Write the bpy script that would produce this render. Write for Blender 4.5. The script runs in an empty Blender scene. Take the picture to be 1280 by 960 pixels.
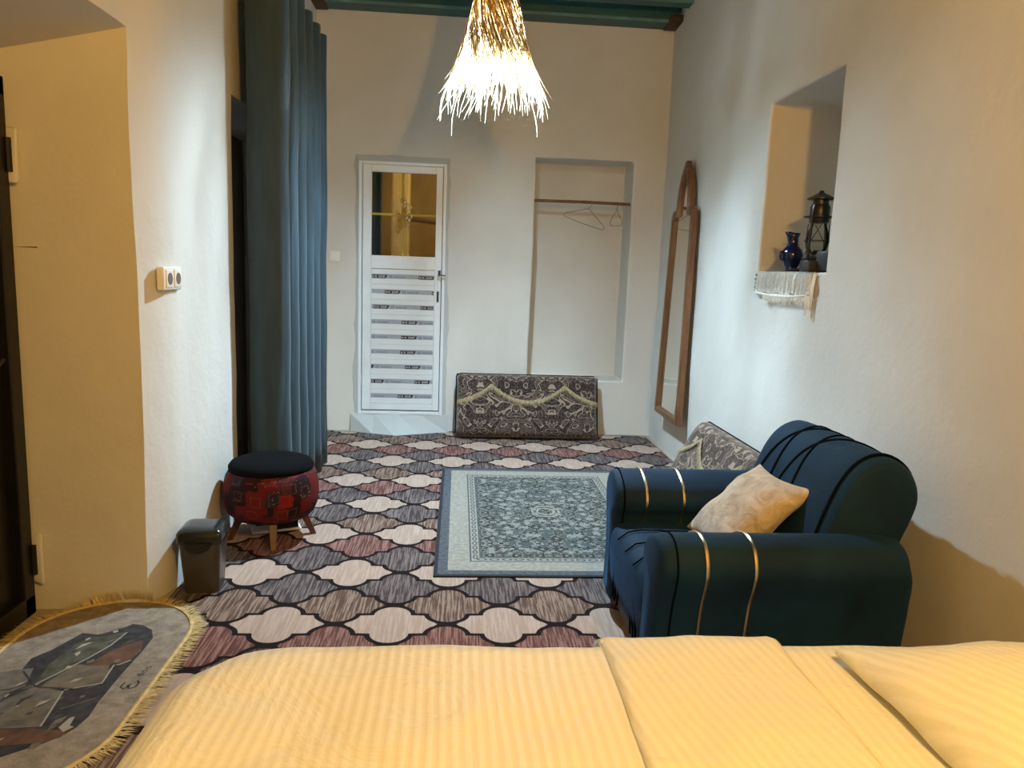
import bpy, bmesh, math, random
from math import sin, cos, pi, radians, sqrt, exp
from mathutils import Vector, Matrix, noise
random.seed(7)
S = bpy.context.scene
COL = S.collection

# ------------------------------------------------------------ camera
cd = bpy.data.cameras.new('camera'); cam = bpy.data.objects.new('camera', cd); COL.objects.link(cam)
cd.sensor_width = 36; cd.lens = 36 * 930 / 1280; cd.clip_start = .02
pit, yaw, rol = radians(8.6), radians(4.3), radians(2.1)
F = Vector((sin(yaw) * cos(pit), cos(yaw) * cos(pit), -sin(pit)))
R0 = Vector((cos(yaw), -sin(yaw), 0)); U0 = R0.cross(F)
RR = R0 * cos(rol) + U0 * sin(rol); UU = U0 * cos(rol) - R0 * sin(rol)
m = Matrix((RR, UU, -F)).transposed().to_4x4(); m.translation = (0, 0, 1.4)
cam.matrix_world = m
S.camera = cam
# ------------------------------------------------------------ world, lamps, exposure
w = bpy.data.worlds.new('world'); S.world = w; w.use_nodes = True
w.node_tree.nodes['Background'].inputs[0].default_value = (.02, .022, .03, 1)
w.node_tree.nodes['Background'].inputs[1].default_value = 1
S.view_settings.view_transform = 'Standard'; S.view_settings.look = 'None'
S.view_settings.gamma = 1; S.view_settings.use_curve_mapping = False
S.view_settings.exposure = 0.58
PEND = (.165, 4.35, 2.52)
def point(name, loc, col, power, r):
    l = bpy.data.lights.new(name, 'POINT'); l.color = col; l.energy = power; l.shadow_soft_size = r
    o = bpy.data.objects.new(name, l); COL.objects.link(o); o.location = loc; return o
pl = point('pendant_light', (PEND[0], PEND[1], 2.64), (.65, .91, 1.12), 250, .04)
pl.data.type = 'SPOT'; pl.data.spot_size = radians(180); pl.data.spot_blend = .4
point('pendant_inner_glow', (PEND[0], PEND[1], 2.72), (.70, .92, 1.1), 60, .04)  # second light added inside the shade so the upper straws glow
point('warm_ceiling_light', (.75, .10, 2.45), (1, .54, .125), 124, .08)
point('standin_room_light', (.0, 6.66, 2.45), (1, .72, .36), 6, .06)  # unseen lamp added to light the stand-in room behind the door pane

# ------------------------------------------------------------ materials
def nt(name, rough=.6, metal=0, spec=.5, sheen=0):
    m = bpy.data.materials.new(name); m.use_nodes = True
    b = m.node_tree.nodes['Principled BSDF']
    b.inputs['Roughness'].default_value = rough; b.inputs['Metallic'].default_value = metal
    b.inputs['Specular IOR Level'].default_value = spec
    b.inputs['Sheen Weight'].default_value = sheen
    return m, m.node_tree.nodes, m.node_tree.links, b
def c4(c): return (c[0], c[1], c[2], 1)
def coords(N, L, scale=(1, 1, 1), kind='Object', rot=(0, 0, 0)):
    t = N.new('ShaderNodeTexCoord'); mp = N.new('ShaderNodeMapping')
    mp.inputs['Scale'].default_value = scale; mp.inputs['Rotation'].default_value = rot
    L.new(t.outputs[kind], mp.inputs[0]); return mp.outputs[0]
def noi(N, L, vec, scale, detail=3, rough=.5, dist=0):
    n = N.new('ShaderNodeTexNoise'); n.inputs['Scale'].default_value = scale
    n.inputs['Detail'].default_value = detail; n.inputs['Roughness'].default_value = rough
    n.inputs['Distortion'].default_value = dist
    L.new(vec, n.inputs['Vector']); return n.outputs['Fac']
def ramp(N, L, fac, stops, interp='LINEAR'):
    r = N.new('ShaderNodeValToRGB'); r.color_ramp.interpolation = interp
    e = r.color_ramp.elements
    e[0].position, e[0].color = stops[0][0], c4(stops[0][1])
    e[1].position, e[1].color = stops[-1][0], c4(stops[-1][1])
    for p, c in stops[1:-1]:
        x = e.new(p); x.color = c4(c)
    L.new(fac, r.inputs[0]); return r.outputs[0]
def mth(N, L, op, a, b=None, c=None):
    n = N.new('ShaderNodeMath'); n.operation = op
    for i, v in enumerate((a, b, c)):
        if v is None: continue
        if isinstance(v, (int, float)): n.inputs[i].default_value = v
        else: L.new(v, n.inputs[i])
    return n.outputs[0]
def bump(N, L, b, h, s=.3, d=.01):
    n = N.new('ShaderNodeBump'); n.inputs['Strength'].default_value = s; n.inputs['Distance'].default_value = d
    L.new(h, n.inputs['Height']); L.new(n.outputs[0], b.inputs['Normal'])
def mix(N, L, fac, a, b, mode='MIX'):
    n = N.new('ShaderNodeMix'); n.data_type = 'RGBA'; n.blend_type = mode
    for i, v in ((0, fac), (6, a), (7, b)):
        if isinstance(v, (int, float)): n.inputs[i].default_value = v
        elif isinstance(v, tuple): n.inputs[i].default_value = c4(v)
        else: L.new(v, n.inputs[i])
    return n.outputs[2]
def plain(name, c, rough=.6, metal=0, var=.12, sc=8, bs=.0, spec=.5, sheen=0, scale=(1, 1, 1)):
    m, N, L, b = nt(name, rough, metal, spec, sheen)
    v = coords(N, L, scale); f = noi(N, L, v, sc, 4)
    lo = tuple(x * (1 - var) for x in c); hi = tuple(min(1, x * (1 + var)) for x in c)
    L.new(ramp(N, L, f, [(.3, lo), (.7, hi)]), b.inputs['Base Color'])
    if bs: bump(N, L, b, noi(N, L, v, sc * 4, 4), bs)
    return m
def sepxyz(N, L, v):
    s = N.new('ShaderNodeSeparateXYZ'); L.new(v, s.inputs[0]); return s.outputs
def comb(N, L, x, y, z):
    s = N.new('ShaderNodeCombineXYZ')
    for i, q in enumerate((x, y, z)):
        if isinstance(q, (int, float)): s.inputs[i].default_value = q
        else: L.new(q, s.inputs[i])
    return s.outputs[0]

M = {}
def plaster(name, c):
    m, N, L, b = nt(name, .85, 0, .25)
    v = coords(N, L)
    big = noi(N, L, v, 1.6, 4, .6)
    L.new(ramp(N, L, big, [(.3, tuple(x * .94 for x in c)), (.55, c), (.75, tuple(min(1, x * 1.03) for x in c))]), b.inputs['Base Color'])
    h = mth(N, L, 'ADD', noi(N, L, v, 7, 4, .6), mth(N, L, 'MULTIPLY', noi(N, L, v, 50, 3, .6), .05))
    bump(N, L, b, h, .22, .022)
    return m
M['plaster'] = plaster('wall_plaster', (.665, .645, .59))
M['cement'] = plaster('patch_cement', (.50, .525, .515))
M['concrete'] = plain('concrete', (.38, .33, .26), .9, bs=.3)
M['teal'] = plain('teal_painted_wood', (.022, .095, .092), .5, var=.25, sc=5, bs=.1, scale=(1, 6, 6))
M['teal_edge'] = plain('pale_teal_edge', (.10, .24, .24), .45, var=.2)
M['oldwood'] = plain('old_dark_wood', (.045, .022, .012), .6, var=.3, scale=(8, 8, 1))
M['blackmetal'] = plain('black_door_metal', (.012, .010, .009), .38, .3, var=.2)
M['pvc'] = plain('white_door_plastic', (.78, .83, .85), .35, var=.03, spec=.5)
M['film_grey'] = plain('grey_printed_tape', (.36, .41, .47), .35, var=.08, sc=60)
M['film_mid'] = plain('mid_grey_print', (.24, .28, .32), .4, var=.3, sc=160)
M['film_black'] = plain('black_print', (.012, .014, .02), .4, var=.1)
M['white'] = plain('white_plastic', (.80, .78, .72), .35, var=.03)
M['hole'] = plain('dark_socket_hole', (.16, .12, .09), .5)
M['chrome'] = plain('chrome', (.75, .75, .75), .18, 1, var=.05)
M['brass'] = plain('brushed_gold', (.85, .62, .36), .25, 1, var=.05)
M['black'] = plain('matte_black', (.012, .011, .010), .55)
M['blackgloss'] = plain('glossy_black_plastic', (.018, .020, .019), .16, var=.1)
M['binbody'] = plain('smoked_plastic', (.055, .048, .040), .3, var=.1)
M['seatblack'] = plain('black_fabric', (.004, .004, .005), .95, sc=60, bs=.2, spec=.08)
M['wire'] = plain('black_wire', (.02, .02, .02), .35, .6)
M['bluevase'] = plain('cobalt_glaze', (.006, .012, .07), .12, var=.3)
M['lantern'] = plain('dark_lantern_metal', (.012, .012, .013), .35, .2, var=.2)
M['darkbox'] = plain('dark_grey_plastic', (.035, .037, .042), .45)
M['crochet'] = plain('cream_crochet', (.88, .86, .78), .9, var=.12, sc=90, bs=.5)
M['greentrim'] = plain('green_crochet', (.22, .27, .08), .9)
M['trim_gold'] = plain('gold_green_fringe', (.30, .235, .12), .85, var=.4, sc=60, bs=.4, sheen=.2)
M['matfringe'] = plain('yellow_cream_fringe', (.62, .47, .20), .9, var=.2, sc=40)
M['rod'] = plain('turned_wood_pole', (.16, .075, .025), .45, var=.35, sc=14)
M['piping'] = plain('dark_navy_piping', (.002, .004, .010), .9, spec=.05)
M['yellowlit'] = plain('yellow_lit_bar', (.62, .52, .10), .5)  # yellow light on the bars is put into their base colour
M['cornerpost'] = plain('pale_yellow_plaster', (.80, .68, .36), .8)
M['ochre'] = plain('ochre_plaster', (.34, .25, .12), .85)
M['goldwire'] = plain('gold_wire', (.50, .31, .07), .5, .0)
M['goldpearl'] = plain('pearl_beads', (.9, .82, .6), .25)
M['footwood'] = plain('dark_red_varnished_wood', (.07, .015, .01), .3)

# wood of mirror
m, N, L, b = nt('honey_wood', .32)
v = coords(N, L, (14, 14, 1.2)); f = noi(N, L, v, 3, 5, .6, 1.2)
L.new(ramp(N, L, f, [(.3, (.085, .033, .012)), (.7, (.20, .088, .032))]), b.inputs['Base Color'])
M['honey'] = m
m, N, L, b = nt('stool_leg_wood', .4)
v = coords(N, L, (20, 20, 2)); f = noi(N, L, v, 3, 5, .6, 1)
L.new(ramp(N, L, f, [(.3, (.05, .015, .007)), (.7, (.14, .05, .018))]), b.inputs['Base Color'])
M['legwood'] = m
# mirror
m, N, L, b = nt('mirror_silver', .02, 1); b.inputs['Base Color'].default_value = (.80, .84, .83, 1); M['mirror'] = m
# glass
def glass(name, col, rough=.0):
    m = bpy.data.materials.new(name); m.use_nodes = True; N = m.node_tree.nodes; L = m.node_tree.links
    N.clear(); o = N.new('ShaderNodeOutputMaterial'); t = N.new('ShaderNodeBsdfTransparent'); g = N.new('ShaderNodeBsdfGlossy')
    t.inputs[0].default_value = c4(col); g.inputs['Roughness'].default_value = rough + .01
    fr = N.new('ShaderNodeFresnel'); fr.inputs[0].default_value = 1.45
    mx = N.new('ShaderNodeMixShader'); L.new(fr.outputs[0], mx.inputs[0]); L.new(t.outputs[0], mx.inputs[1]); L.new(g.outputs[0], mx.inputs[2])
    L.new(mx.outputs[0], o.inputs[0]); return m
M['glass'] = glass('clear_glass', (.93, .93, .9))
# straw: reflects and lets light through
def straw(name, ca, cb, tr):
    m, N, L, b = nt(name, .6, 0, .3)
    v = coords(N, L); f = noi(N, L, v, 45, 3)
    col = ramp(N, L, f, [(.3, ca), (.7, cb)]); L.new(col, b.inputs['Base Color'])
    t = N.new('ShaderNodeBsdfTranslucent'); L.new(col, t.inputs[0])
    mx = N.new('ShaderNodeMixShader'); mx.inputs[0].default_value = tr
    o = N['Material Output']; L.new(b.outputs[0], mx.inputs[1]); L.new(t.outputs[0], mx.inputs[2]); L.new(mx.outputs[0], o.inputs[0])
    return m
M['straw'] = straw('twisted_straw', (.20, .10, .028), (.55, .36, .13), .16)
M['strawpale'] = straw('pale_straw_fringe', (.74, .66, .48), (.88, .82, .66), .5)

# carpet tile colours: woven streaks along y
def carpetmat(name, base, streak, amt):
    m, N, L, b = nt(name, .95, 0, .15)
    v = coords(N, L, (1, 1, 1)); s = sepxyz(N, L, v)
    vv = comb(N, L, mth(N, L, 'MULTIPLY', s[0], 105), mth(N, L, 'MULTIPLY', s[1], 4.5), 0)
    f = noi(N, L, vv, 1, 3, .7)
    g = noi(N, L, v, 5, 2)
    c = ramp(N, L, f, [(.46, base), (.56, streak)])
    dark = tuple(x * .8 for x in base)
    c = mix(N, L, mth(N, L, 'MULTIPLY', g, .35), c, dark)
    L.new(c, b.inputs['Base Color']); bump(N, L, b, f, .3, .004)
    return m
M['c_cream'] = carpetmat('carpet_cream', (.385, .275, .215), (.48, .36, .29), 0)
M['c_brown'] = carpetmat('carpet_brown', (.105, .060, .043), (.32, .225, .175), 0)
M['c_grey'] = carpetmat('carpet_grey', (.060, .043, .043), (.21, .165, .15), 0)
M['c_pink'] = carpetmat('carpet_reddish_brown', (.115, .046, .038), (.31, .17, .14), 0)
M['c_line'] = plain('carpet_black_outline', (.014, .009, .009), .95, sc=60, bs=.2, spec=.1)

# ornamental textile made of mirrored contour lines
def damask(name, dark, mid, light, period, scale, axes=(0, 2), thin=.035, rough=.8, sheen=.3, cover=.52):
    m, N, L, b = nt(name, rough, 0, .2, sheen)
    t = coords(N, L); s = sepxyz(N, L, t)
    a = mth(N, L, 'PINGPONG', mth(N, L, 'ADD', s[axes[0]], 10), period)
    c = s[axes[1]]
    if axes[1] == 1: c = mth(N, L, 'PINGPONG', mth(N, L, 'ADD', c, 10), period * 1.3)
    v = comb(N, L, a, c, s[1] if axes[1] != 1 else 0)
    n1 = noi(N, L, v, scale, 1.5, .5, 1.6)
    n2 = noi(N, L, v, scale * 2.3, 1, .5, 2.2)
    l1 = mth(N, L, 'LESS_THAN', mth(N, L, 'ABSOLUTE', mth(N, L, 'SUBTRACT', n1, .5)), thin)
    l2 = mth(N, L, 'LESS_THAN', mth(N, L, 'ABSOLUTE', mth(N, L, 'SUBTRACT', n2, .52)), thin * .8)
    fill = mth(N, L, 'GREATER_THAN', n1, cover + .06)
    col = mix(N, L, fill, dark, mid)
    col = mix(N, L, l2, col, tuple((x + y) / 2 for x, y in zip(mid, light)))
    col = mix(N, L, l1, col, light)
    L.new(col, b.inputs['Base Color']); bump(N, L, b, l1, .2, .004)
    return m
M['damask'] = damask('brown_cream_damask', (.020, .011, .009), (.068, .042, .034), (.27, .20, .145), .30, 8.5, thin=.026)
M['rugfield'] = damask('rug_field_floral', (.022, .023, .022), (.045, .048, .045), (.23, .235, .21), .125, 17, (0, 1), .035, .95, 0, .5)
M['rug_light'] = plain('rug_pale_grey', (.285, .265, .22), .95, var=.22, sc=50, bs=.2)
M['rug_blue'] = plain('rug_grey_blue', (.072, .080, .092), .95, var=.45, sc=55, bs=.2)
M['rug_edge'] = plain('rug_black_binding', (.012, .014, .02), .9)
M['rug_dk'] = plain('rug_dark_line', (.06, .075, .075), .95)

# kilim
m, N, L, b = nt('red_kilim_patchwork', .9, 0, .2)
t = coords(N, L, (1, 1, 1), 'UV'); s = sepxyz(N, L, t)
vo = N.new('ShaderNodeTexVoronoi'); vo.distance = 'CHEBYCHEV'; vo.inputs['Scale'].default_value = 1.0
nn_ = noi(N, L, comb(N, L, mth(N, L, 'MULTIPLY', s[0], 30), mth(N, L, 'MULTIPLY', s[1], 6), 0), 1, 3)
L.new(comb(N, L, mth(N, L, 'MULTIPLY_ADD', s[0], 21, mth(N, L, 'MULTIPLY', nn_, .35)), mth(N, L, 'MULTIPLY_ADD', s[1], 4.2, mth(N, L, 'MULTIPLY', nn_, .3)), 0), vo.inputs['Vector'])
sp = N.new('ShaderNodeSeparateColor'); L.new(vo.outputs['Color'], sp.inputs[0])
c1 = ramp(N, L, sp.outputs[0], [(0, (.018, .006, .007)), (.3, (.018, .006, .007)), (.31, (.11, .008, .008)), (.62, (.20, .010, .010)), (.63, (.06, .010, .010)), (.85, (.02, .018, .03)), (1, (.12, .02, .01))], 'CONSTANT')
vo2 = N.new('ShaderNodeTexVoronoi'); vo2.distance = 'MANHATTAN'; vo2.inputs['Scale'].default_value = 1
L.new(comb(N, L, mth(N, L, 'MULTIPLY', s[0], 80), mth(N, L, 'MULTIPLY', s[1], 15), 0), vo2.inputs['Vector'])
dots = mth(N, L, 'LESS_THAN', vo2.outputs['Distance'], .2)
sel = mth(N, L, 'GREATER_THAN', sp.outputs[1], .62)
ring = mth(N, L, 'LESS_THAN', mth(N, L, 'ABSOLUTE', mth(N, L, 'SUBTRACT', vo.outputs['Distance'], .33)), .03)
col = mix(N, L, mth(N, L, 'MULTIPLY', ring, .6), c1, (.12, .05, .03))
col = mix(N, L, mth(N, L, 'MULTIPLY', dots, sel), col, (.36, .22, .13))
L.new(col, b.inputs['Base Color']); M['kilim'] = m

# velvet sofa
m, N, L, b = nt('petrol_blue_velvet', .75, 0, .25)
v = coords(N, L); f = noi(N, L, v, 4, 4, .6, .5)
L.new(ramp(N, L, f, [(.3, (.0014, .014, .037)), (.7, (.003, .029, .070))]), b.inputs['Base Color'])
b.inputs['Sheen Weight'].default_value = .12; b.inputs['Sheen Roughness'].default_value = .35; b.inputs['Sheen Tint'].default_value = (.08, .28, .60, 1)
bump(N, L, b, noi(N, L, v, 9, 3), .12, .02); M['velvet'] = m
m, N, L, b = nt('beige_velvet', .7, 0, .3, .5)
v = coords(N, L); f = noi(N, L, v, 14, 5, .65, 1.0)
L.new(ramp(N, L, f, [(.3, (.30, .23, .155)), (.5, (.47, .39, .29)), (.7, (.62, .54, .43))]), b.inputs['Base Color'])
bump(N, L, b, f, .35, .02); M['beigevelvet'] = m
# curtain
m, N, L, b = nt('slate_blue_curtain', .55, 0, .35, .3)
v = coords(N, L, (1, 1, .15)); f = noi(N, L, v, 25, 3)
L.new(ramp(N, L, f, [(.3, (.055, .100, .130)), (.7, (.072, .126, .160))]), b.inputs['Base Color']); M['curtain'] = m
# satin stripe bedding, stripes run across the bed
def satin(name, ang=0, per=.023, axis=0):
    m, N, L, b = nt(name, .6, 0, .3)
    v = coords(N, L, (1, 1, 1), 'Object', (0, 0, ang)); s = sepxyz(N, L, v)
    wv = mth(N, L, 'SINE', mth(N, L, 'MULTIPLY', mth(N, L, 'ADD', s[axis], mth(N, L, 'MULTIPLY', noi(N, L, v, 2.2, 2), .03)), 2 * pi / per))
    f = mth(N, L, 'MULTIPLY_ADD', wv, .5, .5)
    L.new(ramp(N, L, f, [(.35, (.76, .745, .62)), (.65, (.82, .80, .68))]), b.inputs['Base Color'])
    L.new(mth(N, L, 'MULTIPLY_ADD', f, -.25, .7), b.inputs['Roughness'])
    h = noi(N, L, v, 5, 4, .55, .8)
    h = mth(N, L, 'ADD', h, mth(N, L, 'MULTIPLY', f, .045)); bump(N, L, b, h, .42, .045)
    return m
M['satin'] = satin('cream_satin_stripe'); M['satin2'] = satin('cream_satin_stripe_slanted', radians(-10)); M['satin3'] = satin('cream_satin_stripe_pillow', radians(-16), .024)
M['mattress'] = plain('mattress_ticking', (.6, .55, .45), .8)
# mat colours
M['mat_base'] = plain('mat_mottled_beige', (.27, .22, .165), .95, var=.3, sc=28, bs=.3)
M['mat_dark'] = plain('mat_black_grey', (.035, .033, .034), .9, var=.5, sc=30)
M['mat_grey'] = plain('mat_grey', (.145, .125, .10), .9, var=.35, sc=22)
M['mat_tan'] = plain('mat_tan', (.15, .12, .08), .9, var=.3, sc=24)
M['mat_brown'] = plain('mat_rust_brown', (.12, .058, .032), .9, var=.4, sc=24)
M['mat_green'] = plain('mat_green_grey', (.075, .075, .052), .9, var=.5, sc=26)
M['mat_light'] = plain('mat_light_line', (.38, .34, .27), .9)

# ------------------------------------------------------------ geometry helpers
def obj(name, bm, mats, parent=None, smooth=False, bevel=0, seg=2, ang=35):
    me = bpy.data.meshes.new(name)
    bmesh.ops.recalc_face_normals(bm, faces=bm.faces) if getattr(bm, 'recalc', True) is True and smooth != 'keep' else None
    bm.to_mesh(me); bm.free()
    for mm in (mats if isinstance(mats, (list, tuple)) else [mats]): me.materials.append(M[mm] if isinstance(mm, str) else mm)
    if smooth:
        for p in me.polygons: p.use_smooth = True
    o = bpy.data.objects.new(name, me); COL.objects.link(o)
    if parent: o.parent = parent
    if bevel:
        md = o.modifiers.new('bevel', 'BEVEL'); md.width = bevel; md.segments = seg; md.limit_method = 'ANGLE'; md.angle_limit = radians(ang)
    if smooth and smooth != 'all':
        try:
            me.set_sharp_from_angle(angle=radians(40))
        except Exception: pass
    return o
def tag(o, label=None, cat=None, group=None, kind=None):
    if label: o['label'] = label
    if cat: o['category'] = cat
    if group: o['group'] = group
    if kind: o['kind'] = kind
    return o
def thing(name, label, cat, loc=(0, 0, 0), rz=0, group=None, kind=None):
    o = bpy.data.objects.new(name, None); COL.objects.link(o); o.location = loc; o.rotation_euler = (0, 0, rz)
    o.empty_display_size = .05
    return tag(o, label, cat, group, kind)
def box(bm, x0, x1, y0, y1, z0, z1, mi=0, mat=None):
    vs = [bm.verts.new(Vector((x, y, z)) if mat is None else mat @ Vector((x, y, z))) for x in (x0, x1) for y in (y0, y1) for z in (z0, z1)]
    for q in ((0, 1, 3, 2), (4, 6, 7, 5), (0, 4, 5, 1), (2, 3, 7, 6), (0, 2, 6, 4), (1, 5, 7, 3)):
        f = bm.faces.new([vs[i] for i in q]); f.material_index = mi
def loft(bm, rings, cap=True, closed=True, mi=0):
    R = [[bm.verts.new(p) for p in r] for r in rings]; n = len(R[0])
    for a, b_ in zip(R, R[1:]):
        for i in range(n if closed else n - 1):
            j = (i + 1) % n
            f = bm.faces.new((a[i], a[j], b_[j], b_[i])); f.material_index = mi
    if cap and closed:
        for r in (R[0], R[-1]):
            f = bm.faces.new(r); f.material_index = mi
    return R
def circ(c, r, n, ax=2, ph=0):
    out = []
    for i in range(n):
        a = ph + 2 * pi * i / n; u, v = r * cos(a), r * sin(a)
        out.append(Vector(c) + (Vector((u, v, 0)) if ax == 2 else Vector((u, 0, v)) if ax == 1 else Vector((0, u, v))))
    return out
def tube(bm, pts, r, n=8, mi=0, cap=True):
    pts = [Vector(p) for p in pts]; rings = []
    d0 = (pts[1] - pts[0]).normalized()
    up = Vector((0, 0, 1)) if abs(d0.z) < .9 else Vector((1, 0, 0))
    a = d0.cross(up).normalized()
    for i, p in enumerate(pts):
        d = (pts[min(i + 1, len(pts) - 1)] - pts[max(i - 1, 0)]).normalized()
        a = (a - d * a.dot(d)).normalized(); b_ = d.cross(a)
        rr = r[i] if isinstance(r, (list, tuple)) else r
        rings.append([p + a * rr * cos(2 * pi * k / n) + b_ * rr * sin(2 * pi * k / n) for k in range(n)])
    loft(bm, rings, cap, True, mi)
def lathe(bm, prof, c=(0, 0, 0), n=32, mi=0, uv=False):
    rings = [circ((c[0], c[1], c[2] + z), r, n) for r, z in prof]
    loft(bm, rings, True, True, mi)
def rbox(bm, sx, sy, sz, r, c=(0, 0, 0), seg=4, sub=0, mat=None):
    b2 = bmesh.new(); box(b2, -sx / 2, sx / 2, -sy / 2, sy / 2, -sz / 2, sz / 2)
    bmesh.ops.bevel(b2, geom=b2.edges[:], offset=r, segments=seg, profile=.5, affect='EDGES')
    for v in b2.verts: v.co = v.co + Vector(c)
    if mat is not None: bmesh.ops.transform(b2, matrix=mat, verts=b2.verts)
    me = bpy.data.meshes.new('t'); b2.to_mesh(me); b2.free(); bm.from_mesh(me); bpy.data.meshes.remove(me)
def nz(p, s, seed=0): return noise.noise(Vector(p) * s + Vector((seed * 7.3, seed * 3.1, 0)))
def prism(bm, pts, z0, z1, mi=0, conv=lambda u, v, w: (u, v, w)):
    a = [bm.verts.new(conv(u, v, z0)) for u, v in pts]; b_ = [bm.verts.new(conv(u, v, z1)) for u, v in pts]
    n = len(pts)
    for i in range(n):
        f = bm.faces.new((a[i], a[(i + 1) % n], b_[(i + 1) % n], b_[i])); f.material_index = mi
    for r in (a, b_):
        f = bm.faces.new(r); f.material_index = mi

# ------------------------------------------------------------ walls with openings
def wallmesh(name, u0, u1, v0, v1, opens, conv, cell=.09, amp=.009, mat='plaster'):
    bm = bmesh.new()
    us = sorted({u0, u1} | {o[0] for o in opens} | {o[1] for o in opens}); vs_ = sorted({v0, v1} | {o[2] for o in opens} | {o[3] for o in opens})
    def fine(a):
        out = []
        for p, q in zip(a, a[1:]):
            k = max(1, round((q - p) / cell)); out += [p + (q - p) * i / k for i in range(k)]
        return out + [a[-1]]
    U, V = fine(us), fine(vs_); cache = {}
    def vert(u, v, w):
        k = (round(u, 4), round(v, 4), round(w, 4))
        if k not in cache:
            p = Vector(conv(u, v, w))
            q = p + Vector((nz(p, 1.3, 1), nz(p, 1.3, 2), nz(p, 1.3, 3))) * amp + Vector((nz(p, 4.5, 4), nz(p, 4.5, 5), nz(p, 4.5, 6))) * amp * .45
            cache[k] = bm.verts.new(q)
        return cache[k]
    def quad(*k):
        bm.faces.new([vert(*x) for x in k])
    for a, b_ in zip(U, U[1:]):
        for c, d in zip(V, V[1:]):
            mu, mv = (a + b_) / 2, (c + d) / 2
            if any(o[0] < mu < o[1] and o[2] < mv < o[3] for o in opens): continue
            quad((a, c, 0), (b_, c, 0), (b_, d, 0), (a, d, 0))
    for o in opens:
        D, back = o[4], o[5]
        W = fine([0, D]); OU = [u for u in U if o[0] - 1e-6 <= u <= o[1] + 1e-6]; OV = [v for v in V if o[2] - 1e-6 <= v <= o[3] + 1e-6]
        for a, b_ in zip(W, W[1:]):
            for c, d in zip(OU, OU[1:]):
                quad((c, o[3], a), (d, o[3], a), (d, o[3], b_), (c, o[3], b_))
                if o[2] > v0 + .01: quad((c, o[2], a), (d, o[2], a), (d, o[2], b_), (c, o[2], b_))
            for c, d in zip(OV, OV[1:]):
                quad((o[0], c, a), (o[0], d, a), (o[0], d, b_), (o[0], c, b_))
                quad((o[1], c, a), (o[1], d, a), (o[1], d, b_), (o[1], c, b_))
        if back:
            for a, b_ in zip(OU, OU[1:]):
                for c, d in zip(OV, OV[1:]): quad((a, c, D), (b_, c, D), (b_, d, D), (a, d, D))
    bmesh.ops.recalc_face_normals(bm, faces=bm.faces)
    o = obj(name, bm, mat, smooth='keep', bevel=.014, seg=3, ang=50)
    return tag(o, kind='structure')
LX, RX, BY, FY, H = -1.18, 1.675, 6.35, -1.9, 3.55
def cl(u, v, w):
    k = .045 * min(1, max(0, (3.12 - u) / .17)) if u > 2.5 else .045 * (u > 0)
    if u > 2.5 and u < 3.5 and w > 0: u -= .06 * w
    if w > 0 and v > 1.5 and u < 3.5: v -= .25 * w
    return (LX - w - k, u, v)
wl = wallmesh('wall_left', FY, BY, 0, H, [(1.6, 2.95, 0, 2.225, .52, True), (4.03, 5.35, 0, 2.24, .42, True)], cl)
def cr(u, v, w): return (RX + w + (.03 * max(0, (u - 5) / 1.35)), u, v)
wr = wallmesh('wall_right', FY, BY, 0, H, [(3.345, 4.14, 1.445, 2.355, .5, True)], cr)
def cb(u, v, w): return (u, BY + w, v)
wb = wallmesh('wall_back', LX, RX + .03, 0, H, [(-.82, -.14, .17, 2.24, .10, False), (.61, 1.435, .485, 2.345, .33, True)], cb)
wf = wallmesh('wall_front', LX, RX, 0, H, [], lambda u, v, w: (u, FY - w, v), .3)
bm = bmesh.new(); box(bm, LX - .6, RX + .6, FY - .1, BY + 2, -.08, 0); tag(obj('floor', bm, 'concrete'), kind='structure')

# ceiling of teal boards and beams
ce = thing('ceiling', None, None, kind='structure')
bm = bmesh.new(); box(bm, LX - .1, RX + .15, FY - .1, BY + .1, H, H + .05); obj('ceiling_deck', bm, 'teal', ce)
bm = bmesh.new(); x = LX - .02
box(bm, 0, .2, FY, BY, 0, .018); bme = bpy.data.meshes.new('ceiling_plank'); bm.to_mesh(bme); bm.free(); bme.materials.append(M['teal'])
x = LX
while x < RX:
    o = bpy.data.objects.new('ceiling_plank', bme); COL.objects.link(o); o.parent = ce; o.location = (x, 0, H - .0185); x += .207
yb = 6.15
first = True
while yb > FY:
    bm = bmesh.new(); zb = 3.395 if first else 3.43
    d = .2 if first else .13
    box(bm, LX - .02, RX + .03, yb, yb + d, zb, H - .02); bm2 = obj('beam', bm, 'teal', ce, bevel=.008)
    bm = bmesh.new(); box(bm, LX, RX + .02, yb - .006, yb + .004, zb - .004, zb + .016); obj('beam_edge', bm, 'teal_edge', bm2)
    yb -= .34 if first else .44; first = False
# wooden wall plate ends where the last beam meets the walls
for xx in (LX + .045, RX - .02):
    bm = bmesh.new(); rbox(bm, .11, .26, .05, .012, (xx, 6.2, 3.405)); obj('beam_end_block', bm, 'oldwood', ce, True)

# ------------------------------------------------------------ fitted carpet
carp = thing('carpet', 'wall-to-wall carpet of cream, brown and grey quatrefoil medallions outlined in black', 'carpet')
bm = bmesh.new()
edge = [(LX + .01, -1.8), (RX - .012, -1.8), (RX - .012, 6.3), (1.0, 6.335), (.2, 6.325), (-.12, 6.29), (-.5, 6.13), (-.9, 6.27), (LX + .01, 6.31)]
prism(bm, edge, 0, .008, 0)
P, RS = .44, .1685
def tile_pts():
    q = []
    for i in range(7):
        t = radians(90 * i / 6); q.append((.074 * sin(t), .077 + .072 * cos(t)))
    q.append((.074, .0765)); q.append((.12, .0745))
    for i in range(5):
        u = radians(10 + 48 * i / 4); q.append((.22 - .094 * cos(u), .089 - .088 * sin(u)))
    q.append((.182, 0))
    q2 = [(x, -y) for x, y in reversed(q[:-1])]
    r = q + q2
    l = [(-x, y) for x, y in reversed(r[1:-1])]
    return r + l
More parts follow.
